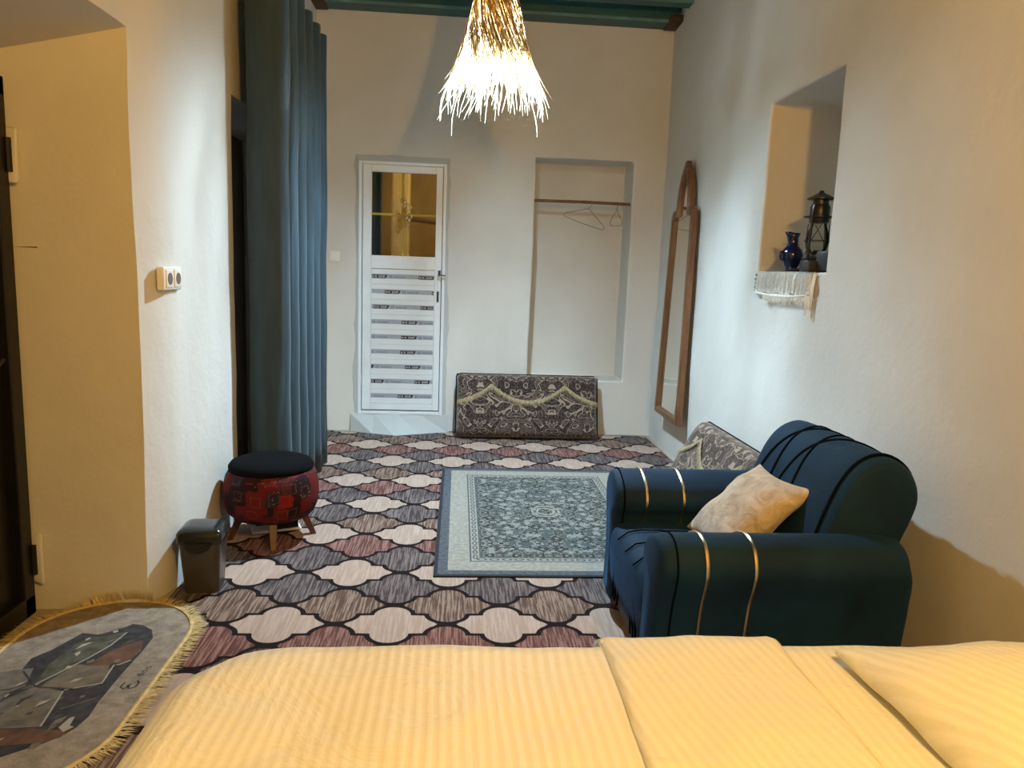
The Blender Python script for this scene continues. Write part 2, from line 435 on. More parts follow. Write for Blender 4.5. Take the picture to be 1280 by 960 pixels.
TP = tile_pts(); seq = [1, 4, 3, 1, 3, 2]   # material slots from the cream row at y=2.781 upward: cream, brown(2), grey(3)...
seq = [1, 2, 3, 1, 3, 4]
def inside(px, py_):
    e = edge; c = False
    for i in range(len(e)):
        (x1, y1), (x2, y2) = e[i], e[i - 1]
        if (y1 > py_) != (y2 > py_) and px < (x2 - x1) * (py_ - y1) / (y2 - y1) + x1: c = not c
    return c
for r in range(-27, 23):
    yc = 2.781 + r * RS; off = 0 if r % 2 == 0 else P / 2
    for k in range(-6, 7):
        xc = -.235 + off + k * P
        vs_ = [(xc + a, yc + b_) for a, b_ in TP]
        cl_ = [(min(max(a, LX + .014), RX - .016), b_) for a, b_ in vs_]
        n_in = sum(inside(a, b_) for a, b_ in cl_)
        if n_in < len(cl_) or max(a for a, _ in cl_) - min(a for a, _ in cl_) < .02:
            if n_in < 4: continue
            # clip against the rear edge
            def ymax(x):
                es = edge[2:]
                for (x1, y1), (x2, y2) in zip(es, es[1:]):
                    if x2 <= x <= x1: return y1 + (y2 - y1) * (x - x1) / (x2 - x1)
                return 6.3
            cl_ = [(a, min(max(b_, -1.79), ymax(a) - .012)) for a, b_ in cl_]
        if max(a for a, _ in cl_) - min(a for a, _ in cl_) < .02: continue
        out = []
        for p in cl_:
            if not out or (abs(p[0] - out[-1][0]) + abs(p[1] - out[-1][1])) > 1e-4: out.append(p)
        if len(out) < 4: continue
        try:
            f = bm.faces.new([bm.verts.new((a, b_, .0088)) for a, b_ in out]); f.material_index = seq[r % 6]
            if f.normal.z < 0: f.normal_flip()
        except Exception: pass
bmesh.ops.triangulate(bm, faces=[f for f in bm.faces if len(f.verts) > 4])
for f in bm.faces:
    f.normal_update()
    if f.normal.z < -.5 and f.calc_center_median().z > .0085: f.normal_flip()
obj('pile', bm, ['c_line', 'c_cream', 'c_brown', 'c_grey', 'c_pink'], carp, smooth=False)

# ------------------------------------------------------------ grey-blue rug
rx0, rx1, ry0, ry1 = -.085, 1.16, 3.235, 5.11
rug = thing('rug', 'small pale grey and slate blue rug with floral field in front of the sofa', 'rug')
bm = bmesh.new(); z0 = .009
def rect_ring(bm, a, b_, z, mi):   # band between inset a and inset b_
    def q(d): return [(rx0 + d, ry0 + d), (rx1 - d, ry0 + d), (rx1 - d, ry1 - d), (rx0 + d, ry1 - d)]
    A = [bm.verts.new((*p, z)) for p in q(a)]; B = [bm.verts.new((*p, z)) for p in q(b_)]
    for i in range(4):
        f = bm.faces.new((A[i], A[(i + 1) % 4], B[(i + 1) % 4], B[i])); f.material_index = mi
box(bm, rx0, rx1, ry0, ry1, z0, z0 + .0075, 0)
T = z0 + .0078
rect_ring(bm, .018, .065, T, 1); rect_ring(bm, .065, .17, T, 2); rect_ring(bm, .17, .178, T, 3); rect_ring(bm, .178, .218, T, 2); rect_ring(bm, .218, .226, T, 3)
d = .226; f = bm.faces.new([bm.verts.new((*p, T)) for p in ((rx0 + d, ry0 + d), (rx1 - d, ry0 + d), (rx1 - d, ry1 - d), (rx0 + d, ry1 - d))]); f.material_index = 4
def flatring(bm, cx, cy, ra, rb, a, b_, z, mi, n=14, rot=0):
    o_, i_ = [], []
    for k in range(n):
        t = 2 * pi * k / n; ux, uy = cos(t), sin(t)
        for L_, (p, q) in ((o_, (ra, rb)), (i_, (a, b_))):
            X, Y = ux * p, uy * q; L_.append(bm.verts.new((cx + X * cos(rot) - Y * sin(rot), cy + X * sin(rot) + Y * cos(rot), z)))
    for k in range(n):
        f = bm.faces.new((o_[k], o_[(k + 1) % n], i_[(k + 1) % n], i_[k])); f.material_index = mi
def chain(xa, ya, xb, yb):
    n = max(1, int(round(math.hypot(xb - xa, yb - ya) / .062)))
    for k in range(n):
        t = (k + .5) / n; horiz = abs(xb - xa) > abs(yb - ya)
        a, b_ = (.027, .013) if horiz else (.013, .027)
        flatring(bm, xa + (xb - xa) * t, ya + (yb - ya) * t, a, b_, a * .5, b_ * .62, T + .0003, 3)
d = .198
chain(rx0 + d, ry0 + d, rx1 - d, ry0 + d); chain(rx0 + d, ry1 - d, rx1 - d, ry1 - d)
chain(rx0 + d, ry0 + d, rx0 + d, ry1 - d); chain(rx1 - d, ry0 + d, rx1 - d, ry1 - d)
# flat printed medallion, corner sprigs and scattered flower heads
cx_, cy_ = (rx0 + rx1) / 2, (ry0 + ry1) / 2
for a, b_, mi in ((.085, .1, 2), (.055, .066, 2)): flatring(bm, cx_, cy_, a, b_, a - .012, b_ - .014, T + .0003, mi, 24)
rnd = random.Random(5)
for k in range(74):
    X, Y = rnd.uniform(.02, .355), rnd.uniform(.03, .66)
    r_ = rnd.uniform(.016, .034); nn = rnd.choice((5, 6, 8))
    for sx_, sy_ in ((1, 1), (-1, 1), (1, -1), (-1, -1)):
        px_, py_ = cx_ + sx_ * X, cy_ + sy_ * Y
        vs_ = []
        for j in range(nn * 2):
            t = pi * j / nn; q = r_ if j % 2 == 0 else r_ * .5
            vs_.append(bm.verts.new((px_ + sx_ * q * cos(t), py_ + sy_ * q * 1.15 * sin(t), T + .0002 + k * 2e-6)))
        c_ = bm.verts.new((px_, py_, T + .0002 + k * 2e-6))
        for j in range(nn * 2):
            f = bm.faces.new((c_, vs_[j], vs_[(j + 1) % (nn * 2)])); f.material_index = 5 if k % 3 else 6
for f in bm.faces:
    f.normal_update()
    if f.normal.z < -.5 and f.calc_center_median().z > T - .001: f.normal_flip()
M['rug_flower'] = plain('rug_flower_grey', (.22, .225, .20), .95, var=.25, sc=60)
obj('pile', bm, ['rug_edge', 'rug_blue', 'rug_light', 'rug_dk', 'rugfield', 'rug_flower', 'rug_dk'], rug, smooth='keep')
rug.rotation_euler = (0, 0, 0)

# ------------------------------------------------------------ oval entry mat
mat_ = thing('entry_mat', 'oval printed door mat with yellow fringe in the entrance recess', 'mat')
MC, YA, YB = -1.27, 2.10, 2.655
def stad(r, n=20):
    p = [(MC + r * cos(pi * i / n), YB + r * sin(pi * i / n)) for i in range(n + 1)]
    return p + [(MC - r * cos(pi * i / n), YA - r * sin(pi * i / n)) for i in range(n + 1)]
bm = bmesh.new(); prism(bm, stad(.30), .010, .019, 0)
obj('mat_base', bm, 'mat_base', mat_)
bm = bmesh.new()
def flat(bm, pts, z, mi):
    f = bm.faces.new([bm.verts.new((x, y, z)) for x, y in pts]); f.material_index = mi; f.normal_update()
    if f.normal.z < 0: f.normal_flip()
DO = [(-1.415, 2.283), (-1.44, 2.505), (-1.402, 2.565), (-1.358, 2.686), (-1.296, 2.674), (-1.221, 2.736), (-1.207, 2.759), (-1.165, 2.749), (-1.118, 2.711), (-1.091, 2.65), (-1.089, 2.553), (-1.095, 2.392), (-1.094, 2.236), (-1.087, 2.161), (-1.097, 2.106), (-1.12, 2.061), (-1.162, 2.025), (-1.244, 1.965), (-1.36, 1.99), (-1.43, 2.1)]
flat(bm, DO, .0194, 1)
for pts, z, mi in (([(-1.491, 2.414), (-1.462, 2.424), (-1.399, 2.443), (-1.363, 2.327), (-1.394, 2.296), (-1.395, 2.248), (-1.46, 2.22)], .0198, 2),
    ([(-1.338, 2.327), (-1.231, 2.299), (-1.215, 2.203), (-1.201, 2.111), (-1.285, 2.105), (-1.40, 2.101), (-1.42, 2.172), (-1.376, 2.265)], .0198, 2),
    ([(-1.314, 2.336), (-1.272, 2.463), (-1.144, 2.457), (-1.132, 2.344), (-1.228, 2.312), (-1.314, 2.309)], .0200, 3),
    ([(-1.236, 2.452), (-1.197, 2.553), (-1.154, 2.604), (-1.118, 2.633), (-1.094, 2.553), (-1.102, 2.493), (-1.128, 2.457)], .0202, 4),
    ([(-1.338, 2.336), (-1.36, 2.463), (-1.341, 2.593), (-1.319, 2.65), (-1.277, 2.656), (-1.223, 2.686), (-1.202, 2.693), (-1.215, 2.592), (-1.25, 2.505), (-1.288, 2.443), (-1.314, 2.393)], .0204, 5),
    ([(-1.40, 2.09), (-1.231, 2.104), (-1.126, 2.091), (-1.109, 2.075), (-1.143, 2.039), (-1.271, 2.02), (-1.38, 2.03)], .0200, 4),
    ([(-1.147, 2.106), (-1.139, 2.153), (-1.127, 2.161), (-1.119, 2.114), (-1.104, 2.109), (-1.122, 2.083)], .0206, 6),
    ([(-1.33, 2.24), (-1.25, 2.25), (-1.24, 2.15), (-1.32, 2.14)], .0206, 3)): flat(bm, pts, z, mi)
def stroke(bm, pts, wd, z, mi):
    n = len(pts); L_, R_ = [], []
    for i, p in enumerate(pts):
        a = Vector(pts[max(0, i - 1)]); c_ = Vector(pts[min(n - 1, i + 1)]); d = (c_ - a).normalized(); nn = Vector((-d.y, d.x)) * wd / 2
        L_.append(bm.verts.new((p[0] + nn.x, p[1] + nn.y, z))); R_.append(bm.verts.new((p[0] - nn.x, p[1] - nn.y, z)))
    for i in range(n - 1):
        f = bm.faces.new((L_[i], L_[i + 1], R_[i + 1], R_[i])); f.material_index = mi; f.normal_update()
        if f.normal.z < 0: f.normal_flip()
for pts, mi in (([(-1.231, 2.299), (-1.215, 2.203), (-1.201, 2.111)], 6), ([(-1.231, 2.305), (-1.132, 2.344), (-1.144, 2.457), (-1.128, 2.46), (-1.102, 2.49)], 6),
                ([(-1.338, 2.336), (-1.30, 2.41), (-1.25, 2.505), (-1.215, 2.592), (-1.2, 2.69)], 6), ([(-1.31, 2.66), (-1.40, 2.55), (-1.43, 2.5)], 1), ([(-1.42, 2.42), (-1.33, 2.325), (-1.20, 2.31)], 1),
                ([(-1.19, 2.2), (-1.11, 2.26)], 2), ([(-1.46, 2.3), (-1.40, 2.31), (-1.36, 2.36)], 1)): stroke(bm, pts, .006, .0209, mi)
# handwriting on the rim: a looped 3 or G and the small letters "des"
g = [(-1.062, 2.352), (-1.064, 2.322), (-1.052, 2.312), (-1.040, 2.322), (-1.040, 2.342), (-1.046, 2.330), (-1.034, 2.314), (-1.018, 2.322), (-1.016, 2.345), (-1.026, 2.362)]
stroke(bm, [(y_[0], y_[1] + .0) for y_ in g], .0065, .0196, 1)
for cx0, cy0 in ((-1.030, 2.395), (-1.026, 2.418), (-1.022, 2.441)):
    stroke(bm, [(cx0 + .008 * cos(t), cy0 + .007 * sin(t)) for t in [k * .9 for k in range(7)]], .004, .0196, 1)
stroke(bm, [(-1.02, 2.396), (-1.044, 2.402)], .003, .0197, 1)
rnd = random.Random(17)
for k in range(70):
    X, Y = rnd.uniform(-1.40, -1.10), rnd.uniform(2.0, 2.70)
    if X < -1.32 and (Y < 2.06 or Y > 2.6): continue
    L_ = rnd.uniform(.02, .07); a = rnd.uniform(.5, 1.7); q = rnd.uniform(.004, .016)
    d = Vector((cos(a), sin(a))); n_ = Vector((-d.y, d.x)); c_ = Vector((X, Y))
    if X + L_ * .5 > -1.10: continue
    flat(bm, [tuple(p) for p in (c_ - d * L_ / 2, c_ + n_ * q, c_ + d * L_ / 2, c_ - n_ * q * rnd.uniform(.1, 1))], .0206 + k * 4e-6, rnd.choice((1, 1, 2, 2, 3, 5, 6)))
obj('print', bm, ['mat_base', 'mat_dark', 'mat_grey', 'mat_tan', 'mat_brown', 'mat_green', 'mat_light'], mat_, smooth='keep')
bm = bmesh.new(); tube(bm, [(x, y, .02) for x, y in stad(.298)] + [(MC + .298, YB, .02)], .006, 5); obj('rim_cord', bm, 'matfringe', mat_, True)
bm = bmesh.new(); rnd = random.Random(3)
pp = stad(.30, 60); per = []
for i in range(len(pp)):
    a, b_ = Vector(pp[i]), Vector(pp[(i + 1) % len(pp)]); n = max(1, int((b_ - a).length / .0028))
    for k in range(n): per.append(a.lerp(b_, k / n))
for p in per:
    c_ = Vector((MC, min(max(p.y, YA), YB))); d = (p - c_).normalized(); t = Vector((-d.y, d.x))
    ln = rnd.uniform(.042, .066); sw = rnd.uniform(-.018, .018)
    e = p + d * ln + t * sw; lim = 2.93 - .05 * max(0, LX - e.x)
    zz = .010 + rnd.random() * .012
    if e.y > lim and e.x < LX - .02: zz = .012 + (e.y - lim) * .8; e.y = lim
    if e.x < -1.655: e.x = -1.655
    mid = p.lerp(e, .5) + t * sw * .4
    wv = t * .0018
    A = [bm.verts.new((*(p + wv), .02)), bm.verts.new((*(p - wv), .02)), bm.verts.new((*(mid - wv), .018 + zz * .3)), bm.verts.new((*(mid + wv), .018 + zz * .3)), bm.verts.new((*e, zz + .004))]
    bm.faces.new(A[:4]); bm.faces.new((A[3], A[2], A[4]))
tag(obj('fringe', bm, 'matfringe', mat_), kind='stuff')

# ------------------------------------------------------------ bathroom door in the back wall
dr = thing('door_1', 'narrow white plastic door with glazed top and taped slatted lower panel', None, (0, 0, 0), kind='structure')
dx0, dx1, dz0, dz1 = -.815, -.147, .178, 2.232
def frame_ring(bm, x0, x1, z0, z1, wd, y0, y1):
    box(bm, x0, x0 + wd, y0, y1, z0, z1); box(bm, x1 - wd, x1, y0, y1, z0, z1)
    box(bm, x0 + wd, x1 - wd, y0, y1, z0, z0 + wd); box(bm, x0 + wd, x1 - wd, y0, y1, z1 - wd, z1)
bm = bmesh.new(); frame_ring(bm, dx0 - .025, dx1 + .025, dz0 - .03, dz1 + .02, .026, BY - .012, BY + .06); obj('door_frame', bm, 'pvc', dr, bevel=.004)
bm = bmesh.new(); box(bm, dx0 - .01, dx1 + .01, BY + .05, BY + .055, dz0 - .01, 1.40); obj('painted_gap_shade', bm, 'film_black', dr)  # black sheet behind the leaf, paints the shade in its gaps
lx0, lx1, lz0, lz1 = dx0 + .007, dx1 - .007, dz0 + .007, dz1 - .007
bm = bmesh.new(); Y0, Y1 = BY + .003, BY + .045
box(bm, lx0, -.737, Y0, Y1, lz0, lz1); box(bm, -.207, lx1, Y0, Y1, lz0, lz1)
box(bm, -.737, -.207, Y0, Y1, lz0, .238); box(bm, -.737, -.207, Y0, Y1, 1.385, 1.493); box(bm, -.737, -.207, Y0, Y1, 2.168, lz1)
obj('door_leaf', bm, 'pvc', dr, bevel=.004)
bm = bmesh.new(); box(bm, -.737, -.207, BY + .018, BY + .022, 1.493, 2.168); obj('glass_pane', bm, 'glass', dr)
# nine planks with the maker's protective tape
PW = (1.383 - .24) / 9
FONT = {'W': [[(0, 1), (.25, 0), (.5, .7), (.75, 0), (1, 1)]], 'I': [[(.5, 0), (.5, 1)]], 'N': [[(.05, 0), (.05, 1), (.95, 0), (.95, 1)]], 'D': [[(.05, 0), (.05, 1), (.6, 1), (.95, .7), (.95, .3), (.6, 0), (.05, 0)]], 'O': [[(.3, 0), (0, .3), (0, .7), (.3, 1), (.7, 1), (1, .7), (1, .3), (.7, 0), (.3, 0)]], 'R': [[(.05, 0), (.05, 1), (.7, 1), (.95, .8), (.7, .5), (.05, .5)], [(.5, .5), (.95, 0)]]}
def text_plate(bm, x, z, w_, h_, y, lo, hi):
    # black slanted plate reading WIN DOOR, clipped to the plank
    sl = h_ * .45
    pts = [(x, z), (x + w_ - sl, z), (x + w_, z + h_), (x + sl * .2, z + h_)]
    pts = [(min(max(a, lo), hi), b_) for a, b_ in pts]
    if max(p[0] for p in pts) - min(p[0] for p in pts) < .004: return
    f = bm.faces.new([bm.verts.new((a, y, b_)) for a, b_ in pts]); f.material_index = 1
    txt = 'WIN DOOR'; cw = (w_ - sl - .012) / len(txt); hh = h_ * .5
    for i, ch in enumerate(txt):
        for st in FONT.get(ch, []):
            for (a, b_), (c_, d) in zip(st, st[1:]):
                p = Vector((x + .008 + cw * (i + a * .72), z + h_ * .25 + hh * b_)); q = Vector((x + .008 + cw * (i + c_ * .72), z + h_ * .25 + hh * d))
                if p.x < lo or q.x > hi or q.x < lo or p.x > hi: continue
                n = Vector((-(q - p).y, (q - p).x)).normalized() * .0011
                bm.faces.new([bm.verts.new((v_.x, y - .0004, v_.y)) for v_ in (p + n, q + n, q - n, p - n)]).material_index = 2
starts = [-.737, -.625, -.718, -.875, -.482, -.885, -.447, -.757, -.90]
for k in range(9):
    zt = 1.383 - PW * k; zb = zt - PW
    bm = bmesh.new(); rbox(bm, .528, .014, PW - .0008, .0025, (-.472, BY + .022, (zt + zb) / 2), 2)
    for q in (.2, .8):
        box(bm, -.735, -.209, BY + .0135, BY + .0155, zb + PW * q - .0012, zb + PW * q + .0012)
    pk = obj('plank', bm, 'pvc', dr)
    bm = bmesh.new(); th = .044; zc = (zt + zb) / 2 - th / 2 + .004; lo, hi = -.732, -.212; y = BY + .0142; s0 = starts[k]
    f = bm.faces.new([bm.verts.new(p) for p in ((lo, y, zc + .003), (hi, y, zc + .003), (hi, y, zc + th - .004), (lo, y, zc + th - .004))]); f.material_index = 0
    for rep in range(-1, 3):
        xs = s0 + rep * .395
        text_plate(bm, xs, zc + .002, .135, .029, y - .0006, lo, hi)
        for a, b_, mi in ((.148, .158, 3), (.162, .175, 3)) + tuple((.19 + .012 * j, .199 + .012 * j, 3) for j in range(8)):
            a1, b1 = max(lo, xs + a), min(hi, xs + b_)
            hgt = (.002, .029) if a < .18 else (.007, .024)
            if b1 - a1 > .002: bm.faces.new([bm.verts.new((p, y - .0005, zc + q)) for p, q in ((a1, hgt[0]), (b1, hgt[0]), (b1, hgt[1]), (a1, hgt[1]))]).material_index = 3
    obj('printed_tape', bm, ['film_grey', 'film_black', 'pvc', 'film_mid'], pk, smooth='keep')
bm = bmesh.new(); rbox(bm, .026, .006, .2, .003, (-.172, BY, 1.29), 2)
hp = obj('handle_plate', bm, 'pvc', dr)
bm = bmesh.new(); tube(bm, [(-.172, BY, 1.345), (-.172, BY - .045, 1.345), (-.18, BY - .052, 1.345), (-.115, BY - .052, 1.342)], .008, 8); obj('handle', bm, 'chrome', dr, True)
bm = bmesh.new(); box(bm, -.179, -.158, BY - .006, BY - .002, 1.35, 1.385); box(bm, -.187, -.170, BY - .007, BY - .002, 1.12, 1.21); obj('lock', bm, 'film_black', dr)
for zz in (.45, 2.0):
    bm = bmesh.new(); tube(bm, [(dx0 - .002, BY - .01, zz - .04), (dx0 - .002, BY - .01, zz + .04)], .007, 8); obj('hinge', bm, 'pvc', dr, True)

# cement patch round the door frame, rough-edged, and the sloped step below it
def rough_strip(bm, pts_out, pts_in, y):
    A = [bm.verts.new((x, y + .01, z)) for x, z in pts_out]; B = [bm.verts.new((x, y - .004, z)) for x, z in pts_in]; n = len(A)
    for i in range(n - 1): bm.faces.new((A[i], A[i + 1], B[i + 1], B[i]))
rnd = random.Random(11); po, pi_ = [], []
def edge_pts(x0, z0, x1, z1, n):
    return [(x0 + (x1 - x0) * i / n, z0 + (z1 - z0) * i / n) for i in range(n)]
O = edge_pts(-.895, .02, -.875, 2.30, 26) + edge_pts(-.875, 2.30, -.085, 2.31, 12) + edge_pts(-.085, 2.31, -.06, .02, 26) + [(-.06, .02)]
I = edge_pts(-.838, .02, -.838, 2.25, 26) + edge_pts(-.838, 2.25, -.124, 2.25, 12) + edge_pts(-.124, 2.25, -.124, .02, 26) + [(-.124, .02)]
O = [(x + rnd.uniform(-.008, .008), z + rnd.uniform(-.008, .008)) for x, z in O]
bm = bmesh.new(); rough_strip(bm, O, I, BY - .006); obj('plaster_patch', bm, 'cement', wb)
bm = bmesh.new()
top = [(-.90, .15), (-.7, .145), (-.5, .15), (-.3, .145), (-.06, .15)]; bot = [(-.90, 6.32), (-.7, 6.22), (-.5, 6.12), (-.3, 6.22), (-.06, 6.31)]
A = [bm.verts.new((x, BY - .012, z)) for x, z in top]; B = [bm.verts.new((x, y, -.002)) for x, y in bot]; C_ = [bm.verts.new((x, BY + .02, -.002)) for x, y in bot]; D_ = [bm.verts.new((x, BY + .02, z)) for x, z in top]
for i in range(4):
    bm.faces.new((A[i], A[i + 1], B[i + 1], B[i])); bm.faces.new((D_[i], D_[i + 1], A[i + 1], A[i])); bm.faces.new((B[i], B[i + 1], C_[i + 1], C_[i]))
bm.faces.new((A[0], B[0], C_[0], D_[0])); bm.faces.new((A[4], B[4], C_[4], D_[4]))
obj('plaster_step', bm, 'cement', wb)

# ------------------------------------------------------------ added room standing in for the reflection in the door's glass
for nm, (a, b_, c_, d, e, f_), mt in (('wall_standin_back', (-1.3, .5, 7.6, 7.65, -.05, 2.7), 'ochre'), ('wall_standin_left', (-1.3, -1.25, 6.45, 7.6, -.05, 2.7), 'ochre'), ('wall_standin_right', (.45, .5, 6.75, 7.6, -.05, 2.7), 'ochre')):
    bm = bmesh.new(); box(bm, a, b_, c_, d, e, f_); tag(obj(nm, bm, mt), kind='structure')
bm = bmesh.new(); box(bm, -1.3, .5, 6.47, 7.65, 2.7, 2.75); tag(obj('ceiling_standin', bm, 'ochre'), kind='structure')
bm = bmesh.new(); box(bm, -.645, -.475, 7.08, 7.25, 0, 2.7); tag(obj('trim_1', bm, 'cornerpost', bevel=.02), kind='structure')  # post added as part of the pane's reflected image
g_ = thing('trim_2', None, None, kind='structure')  # bars added behind the pane for its yellow-lit cross
bm = bmesh.new(); box(bm, -.493, -.473, BY + .05, BY + .066, 1.45, 2.2); obj('upright_bar', bm, 'yellowlit', g_, bevel=.003)
bm = bmesh.new(); box(bm, -.745, -.2, BY + .05, BY + .066, 1.823, 1.843); obj('cross_bar', bm, 'yellowlit', g_, bevel=.003)
bm = bmesh.new(); tube(bm, [(-.55, 7.06, 1.85), (-.1, 7.06, 1.81)], .022, 8); tag(obj('reflection_rail', bm, 'oldwood', smooth=True), 'short dark rail standing in for a reflection in the right side of the door glass', 'rail')  # added for the pane's reflected image
rings = []
for k in range(2):
    z = (0, 2.7)[k]; rings.append([Vector((-.93 + .02 * j, 6.98 + .014 * sin(j * 1.7), z)) for j in range(12)])
bm = bmesh.new(); loft(bm, rings, False, False)
bmesh.ops.solidify(bm, geom=bm.faces[:], thickness=.004)
tag(obj('reflection_curtain', bm, 'curtain', smooth=True), 'blue curtain strip standing in for a reflection in the left side of the door glass', 'curtain')  # added to imitate the blue strip reflected in the pane
orn = thing('reflection_ornament', 'gold wire and pearl hanging ornament standing in for a chandelier reflection in the door glass', 'ornament', (-.492, 6.389, 1.835))  # added in place of a chandelier mirrored in the pane
orn.scale = (.95, .55, 1.12)
rnd = random.Random(4)
bm = bmesh.new()
for k in range(16):
    cx0, cz0 = rnd.uniform(-.05, .04), -.13 + .26 * k / 16; r0 = rnd.uniform(.012, .028)
    tube(bm, [(cx0 + r0 * (1 - t / 14) * cos(t * .7 + k), rnd.uniform(-.01, .01), cz0 + r0 * (1 - t / 14) * sin(t * .7 + k)) for t in range(12)], .0042, 4)
tube(bm, [(0, 0, -.12), (0, 0, .16), (0, .01, .85)], .0016, 4)
for k in range(24):
    a = rnd.uniform(-.6, 1.0); l = rnd.uniform(.06, .11)
    tube(bm, [(0, 0, -.02 + .06 * sin(k)), (l * cos(a) * .9, rnd.uniform(-.01, .01), l * sin(a) * 1.2)], .0014, 3)
obj('wire_scrolls', bm, 'goldwire', orn, True)
bm = bmesh.new(); rnd = random.Random(4)
for k in range(26):
    a = rnd.uniform(-.9, 1.5); l = rnd.uniform(.05, .115)
    b2 = Matrix.Translation((l * cos(a) * .85, rnd.uniform(-.015, .015), l * sin(a) * 1.15)); bmesh.ops.create_icosphere(bm, subdivisions=1, radius=.009, matrix=b2)
obj('pearl_beads', bm, 'goldpearl', orn, True)['kind'] = 'stuff'

# ------------------------------------------------------------ entrance door (dark metal) in the left recess
d2 = thing('door_2', 'black metal entrance door in the left recess', None, kind='structure')
bm = bmesh.new(); X0 = -1.69
for a, b_, c_, d in ((1.72, 1.78, 0, 2.02), (2.83, 2.90, 0, 2.02), (1.72, 2.90, 1.95, 2.02), (1.72, 2.90, 0, .08)): box(bm, X0, X0 + .055, a, b_, c_, d)
obj('door_frame', bm, 'blackmetal', d2, bevel=.005)
bm = bmesh.new(); box(bm, X0, X0 + .02, 1.78, 2.83, .08, 1.95); obj('door_leaf', bm, 'blackmetal', d2)
bm = bmesh.new()
for c_, d in ((.2, .9), (1.05, 1.85)):
    for a, b_, e, f_ in ((1.9, 1.93, c_, d), (2.7, 2.73, c_, d), (1.9, 2.73, c_, c_ + .03), (1.9, 2.73, d - .03, d)): box(bm, X0 + .02, X0 + .032, a, b_, e, f_)
obj('panel_moulding', bm, 'blackmetal', d2, bevel=.003)
bm = bmesh.new(); tube(bm, [(X0 + .02, 2.76, 1.02), (X0 + .07, 2.76, 1.02), (X0 + .07, 2.72, 1.0), (X0 + .07, 2.66, 1.0)], .01, 8); obj('handle', bm, 'blackmetal', d2, True)
for zz in (.22, 1.75):
    bm = bmesh.new(); tube(bm, [(X0 + .06, 2.893, zz - .06), (X0 + .06, 2.893, zz + .06)], .012, 8); obj('hinge', bm, 'blackmetal', d2, True)
# broken plaster lumps at the hinges
for zz in (.22, 1.75):
    bm = bmesh.new(); rbox(bm, .05, .018, .2, .008, (-1.625, 2.905, zz), 2)
    for v_ in bm.verts: v_.co += Vector((nz(v_.co, 30, 1), nz(v_.co, 30, 2), nz(v_.co, 30, 3))) * .014
    obj('plaster_chip', bm, 'plaster', wl, True)
# dark wooden door behind the curtain
d3 = thing('door_3', 'dark wooden door in the opening behind the curtain', None, kind='structure')
bm = bmesh.new(); box(bm, LX - .40, LX - .30, 4.055, 5.32, .02, 2.2); obj('door_leaf', bm, 'oldwood', d3)
bm = bmesh.new()
for a in (4.2, 4.75):
    for c_, d in ((.2, 1.0), (1.15, 2.05)): box(bm, LX - .30, LX - .285, a, a + .42, c_, d)
obj('raised_panel', bm, 'oldwood', d3, bevel=.006)

# ------------------------------------------------------------ curtain and rod
CX = -.975
rod = thing('curtain_rod', 'metal curtain rod along the left wall above the blue curtain', 'curtain rod')
bm = bmesh.new(); tube(bm, [(CX, 3.62, 2.81), (CX, 5.45, 2.81)], .013, 10); obj('rod', bm, 'chrome', rod, True)
for yy in (3.7, 5.4):
    bm = bmesh.new(); tube(bm, [(LX - .02, yy, 2.80), (CX - .02, yy, 2.79), (CX, yy, 2.81)], .009, 8); obj('bracket', bm, 'chrome', rod, True)
cur = thing('curtain', 'long slate blue eyelet curtain drawn together along the left wall', 'curtain')
path = [(-1.10, 4.025), (-1.05, 4.005), (-.99, 4.01), (-.94, 4.015), (-.915, 4.03), (-.90, 4.05)]
nf = 5
y0 = 4.08; y1 = 5.2
pts = []
for k in range(nf * 16 + 1):
    t = k / (nf * 16); s_ = cos(2 * pi * nf * t)
    pts.append((CX + .075 * (abs(s_) ** .8) * (1 if s_ > 0 else -1), y0 + (y1 - y0) * t + .018 * sin(4 * pi * nf * t)))
path += pts
rings = []
for i in range(13):
    z = .015 + (2.87 - .015) * i / 12; f_ = 1 - i / 12
    rings.append([Vector((x + .012 * nz((x, y, z), 2, 3) + .015 * f_ * (x - CX), y + .01 * f_ * sin(x * 40 + z * 2), z)) for x, y in path])
bm = bmesh.new(); loft(bm, rings, False, False); bmesh.ops.solidify(bm, geom=bm.faces[:], thickness=.003)
obj('panel', bm, 'curtain', cur, smooth='all')
for k in range(nf):
    yy = y0 + (y1 - y0) * (k + .25) / nf
    bm = bmesh.new()
    for j in range(1): tube(bm, [(CX + .027 * cos(t * pi / 8), yy + .004, 2.81 + .027 * sin(t * pi / 8)) for t in range(17)], .007, 6)
    obj('eyelet', bm, 'chrome', cur, True)

# ------------------------------------------------------------ pendant of twisted straw
pe = thing('pendant_lamp', 'straw pendant lamp with twisted cone and ragged pale fringe', 'lamp', (PEND[0], PEND[1], .085))
def prof(z):   # radius against height
    P_ = [(3.22, .03), (3.0, .066), (2.775, .108), (2.54, .170), (2.42, .212), (2.34, .252), (2.25, .305), (2.14, .345)]
    for (za, ra), (zb, rb) in zip(P_, P_[1:]):
        if zb <= z <= za: return rb + (ra - rb) * (z - zb) / (za - zb)
    return P_[0][1] if z > 3.22 else P_[-1][1]
rnd = random.Random(21)
bm = bmesh.new()
NS = 420
for k in range(NS):
    a0 = 2 * pi * k / NS + rnd.uniform(-.01, .01); dirn = 1 if k % 6 else -1; tw = (1.5 + rnd.uniform(-.1, .1)) * dirn; lay = (0, .007, .014)[k % 3]
    ze = rnd.uniform(2.42, 2.56)
    pts = []
    for j in range(9):
        z = 3.22 + (ze - 3.22) * j / 8; r = prof(z) + lay + .003 * sin(j * 2 + k); a = a0 + tw * j / 8
        pts.append((r * cos(a), r * sin(a), z))
    tube(bm, pts, rnd.uniform(.0018, .0034), 3)
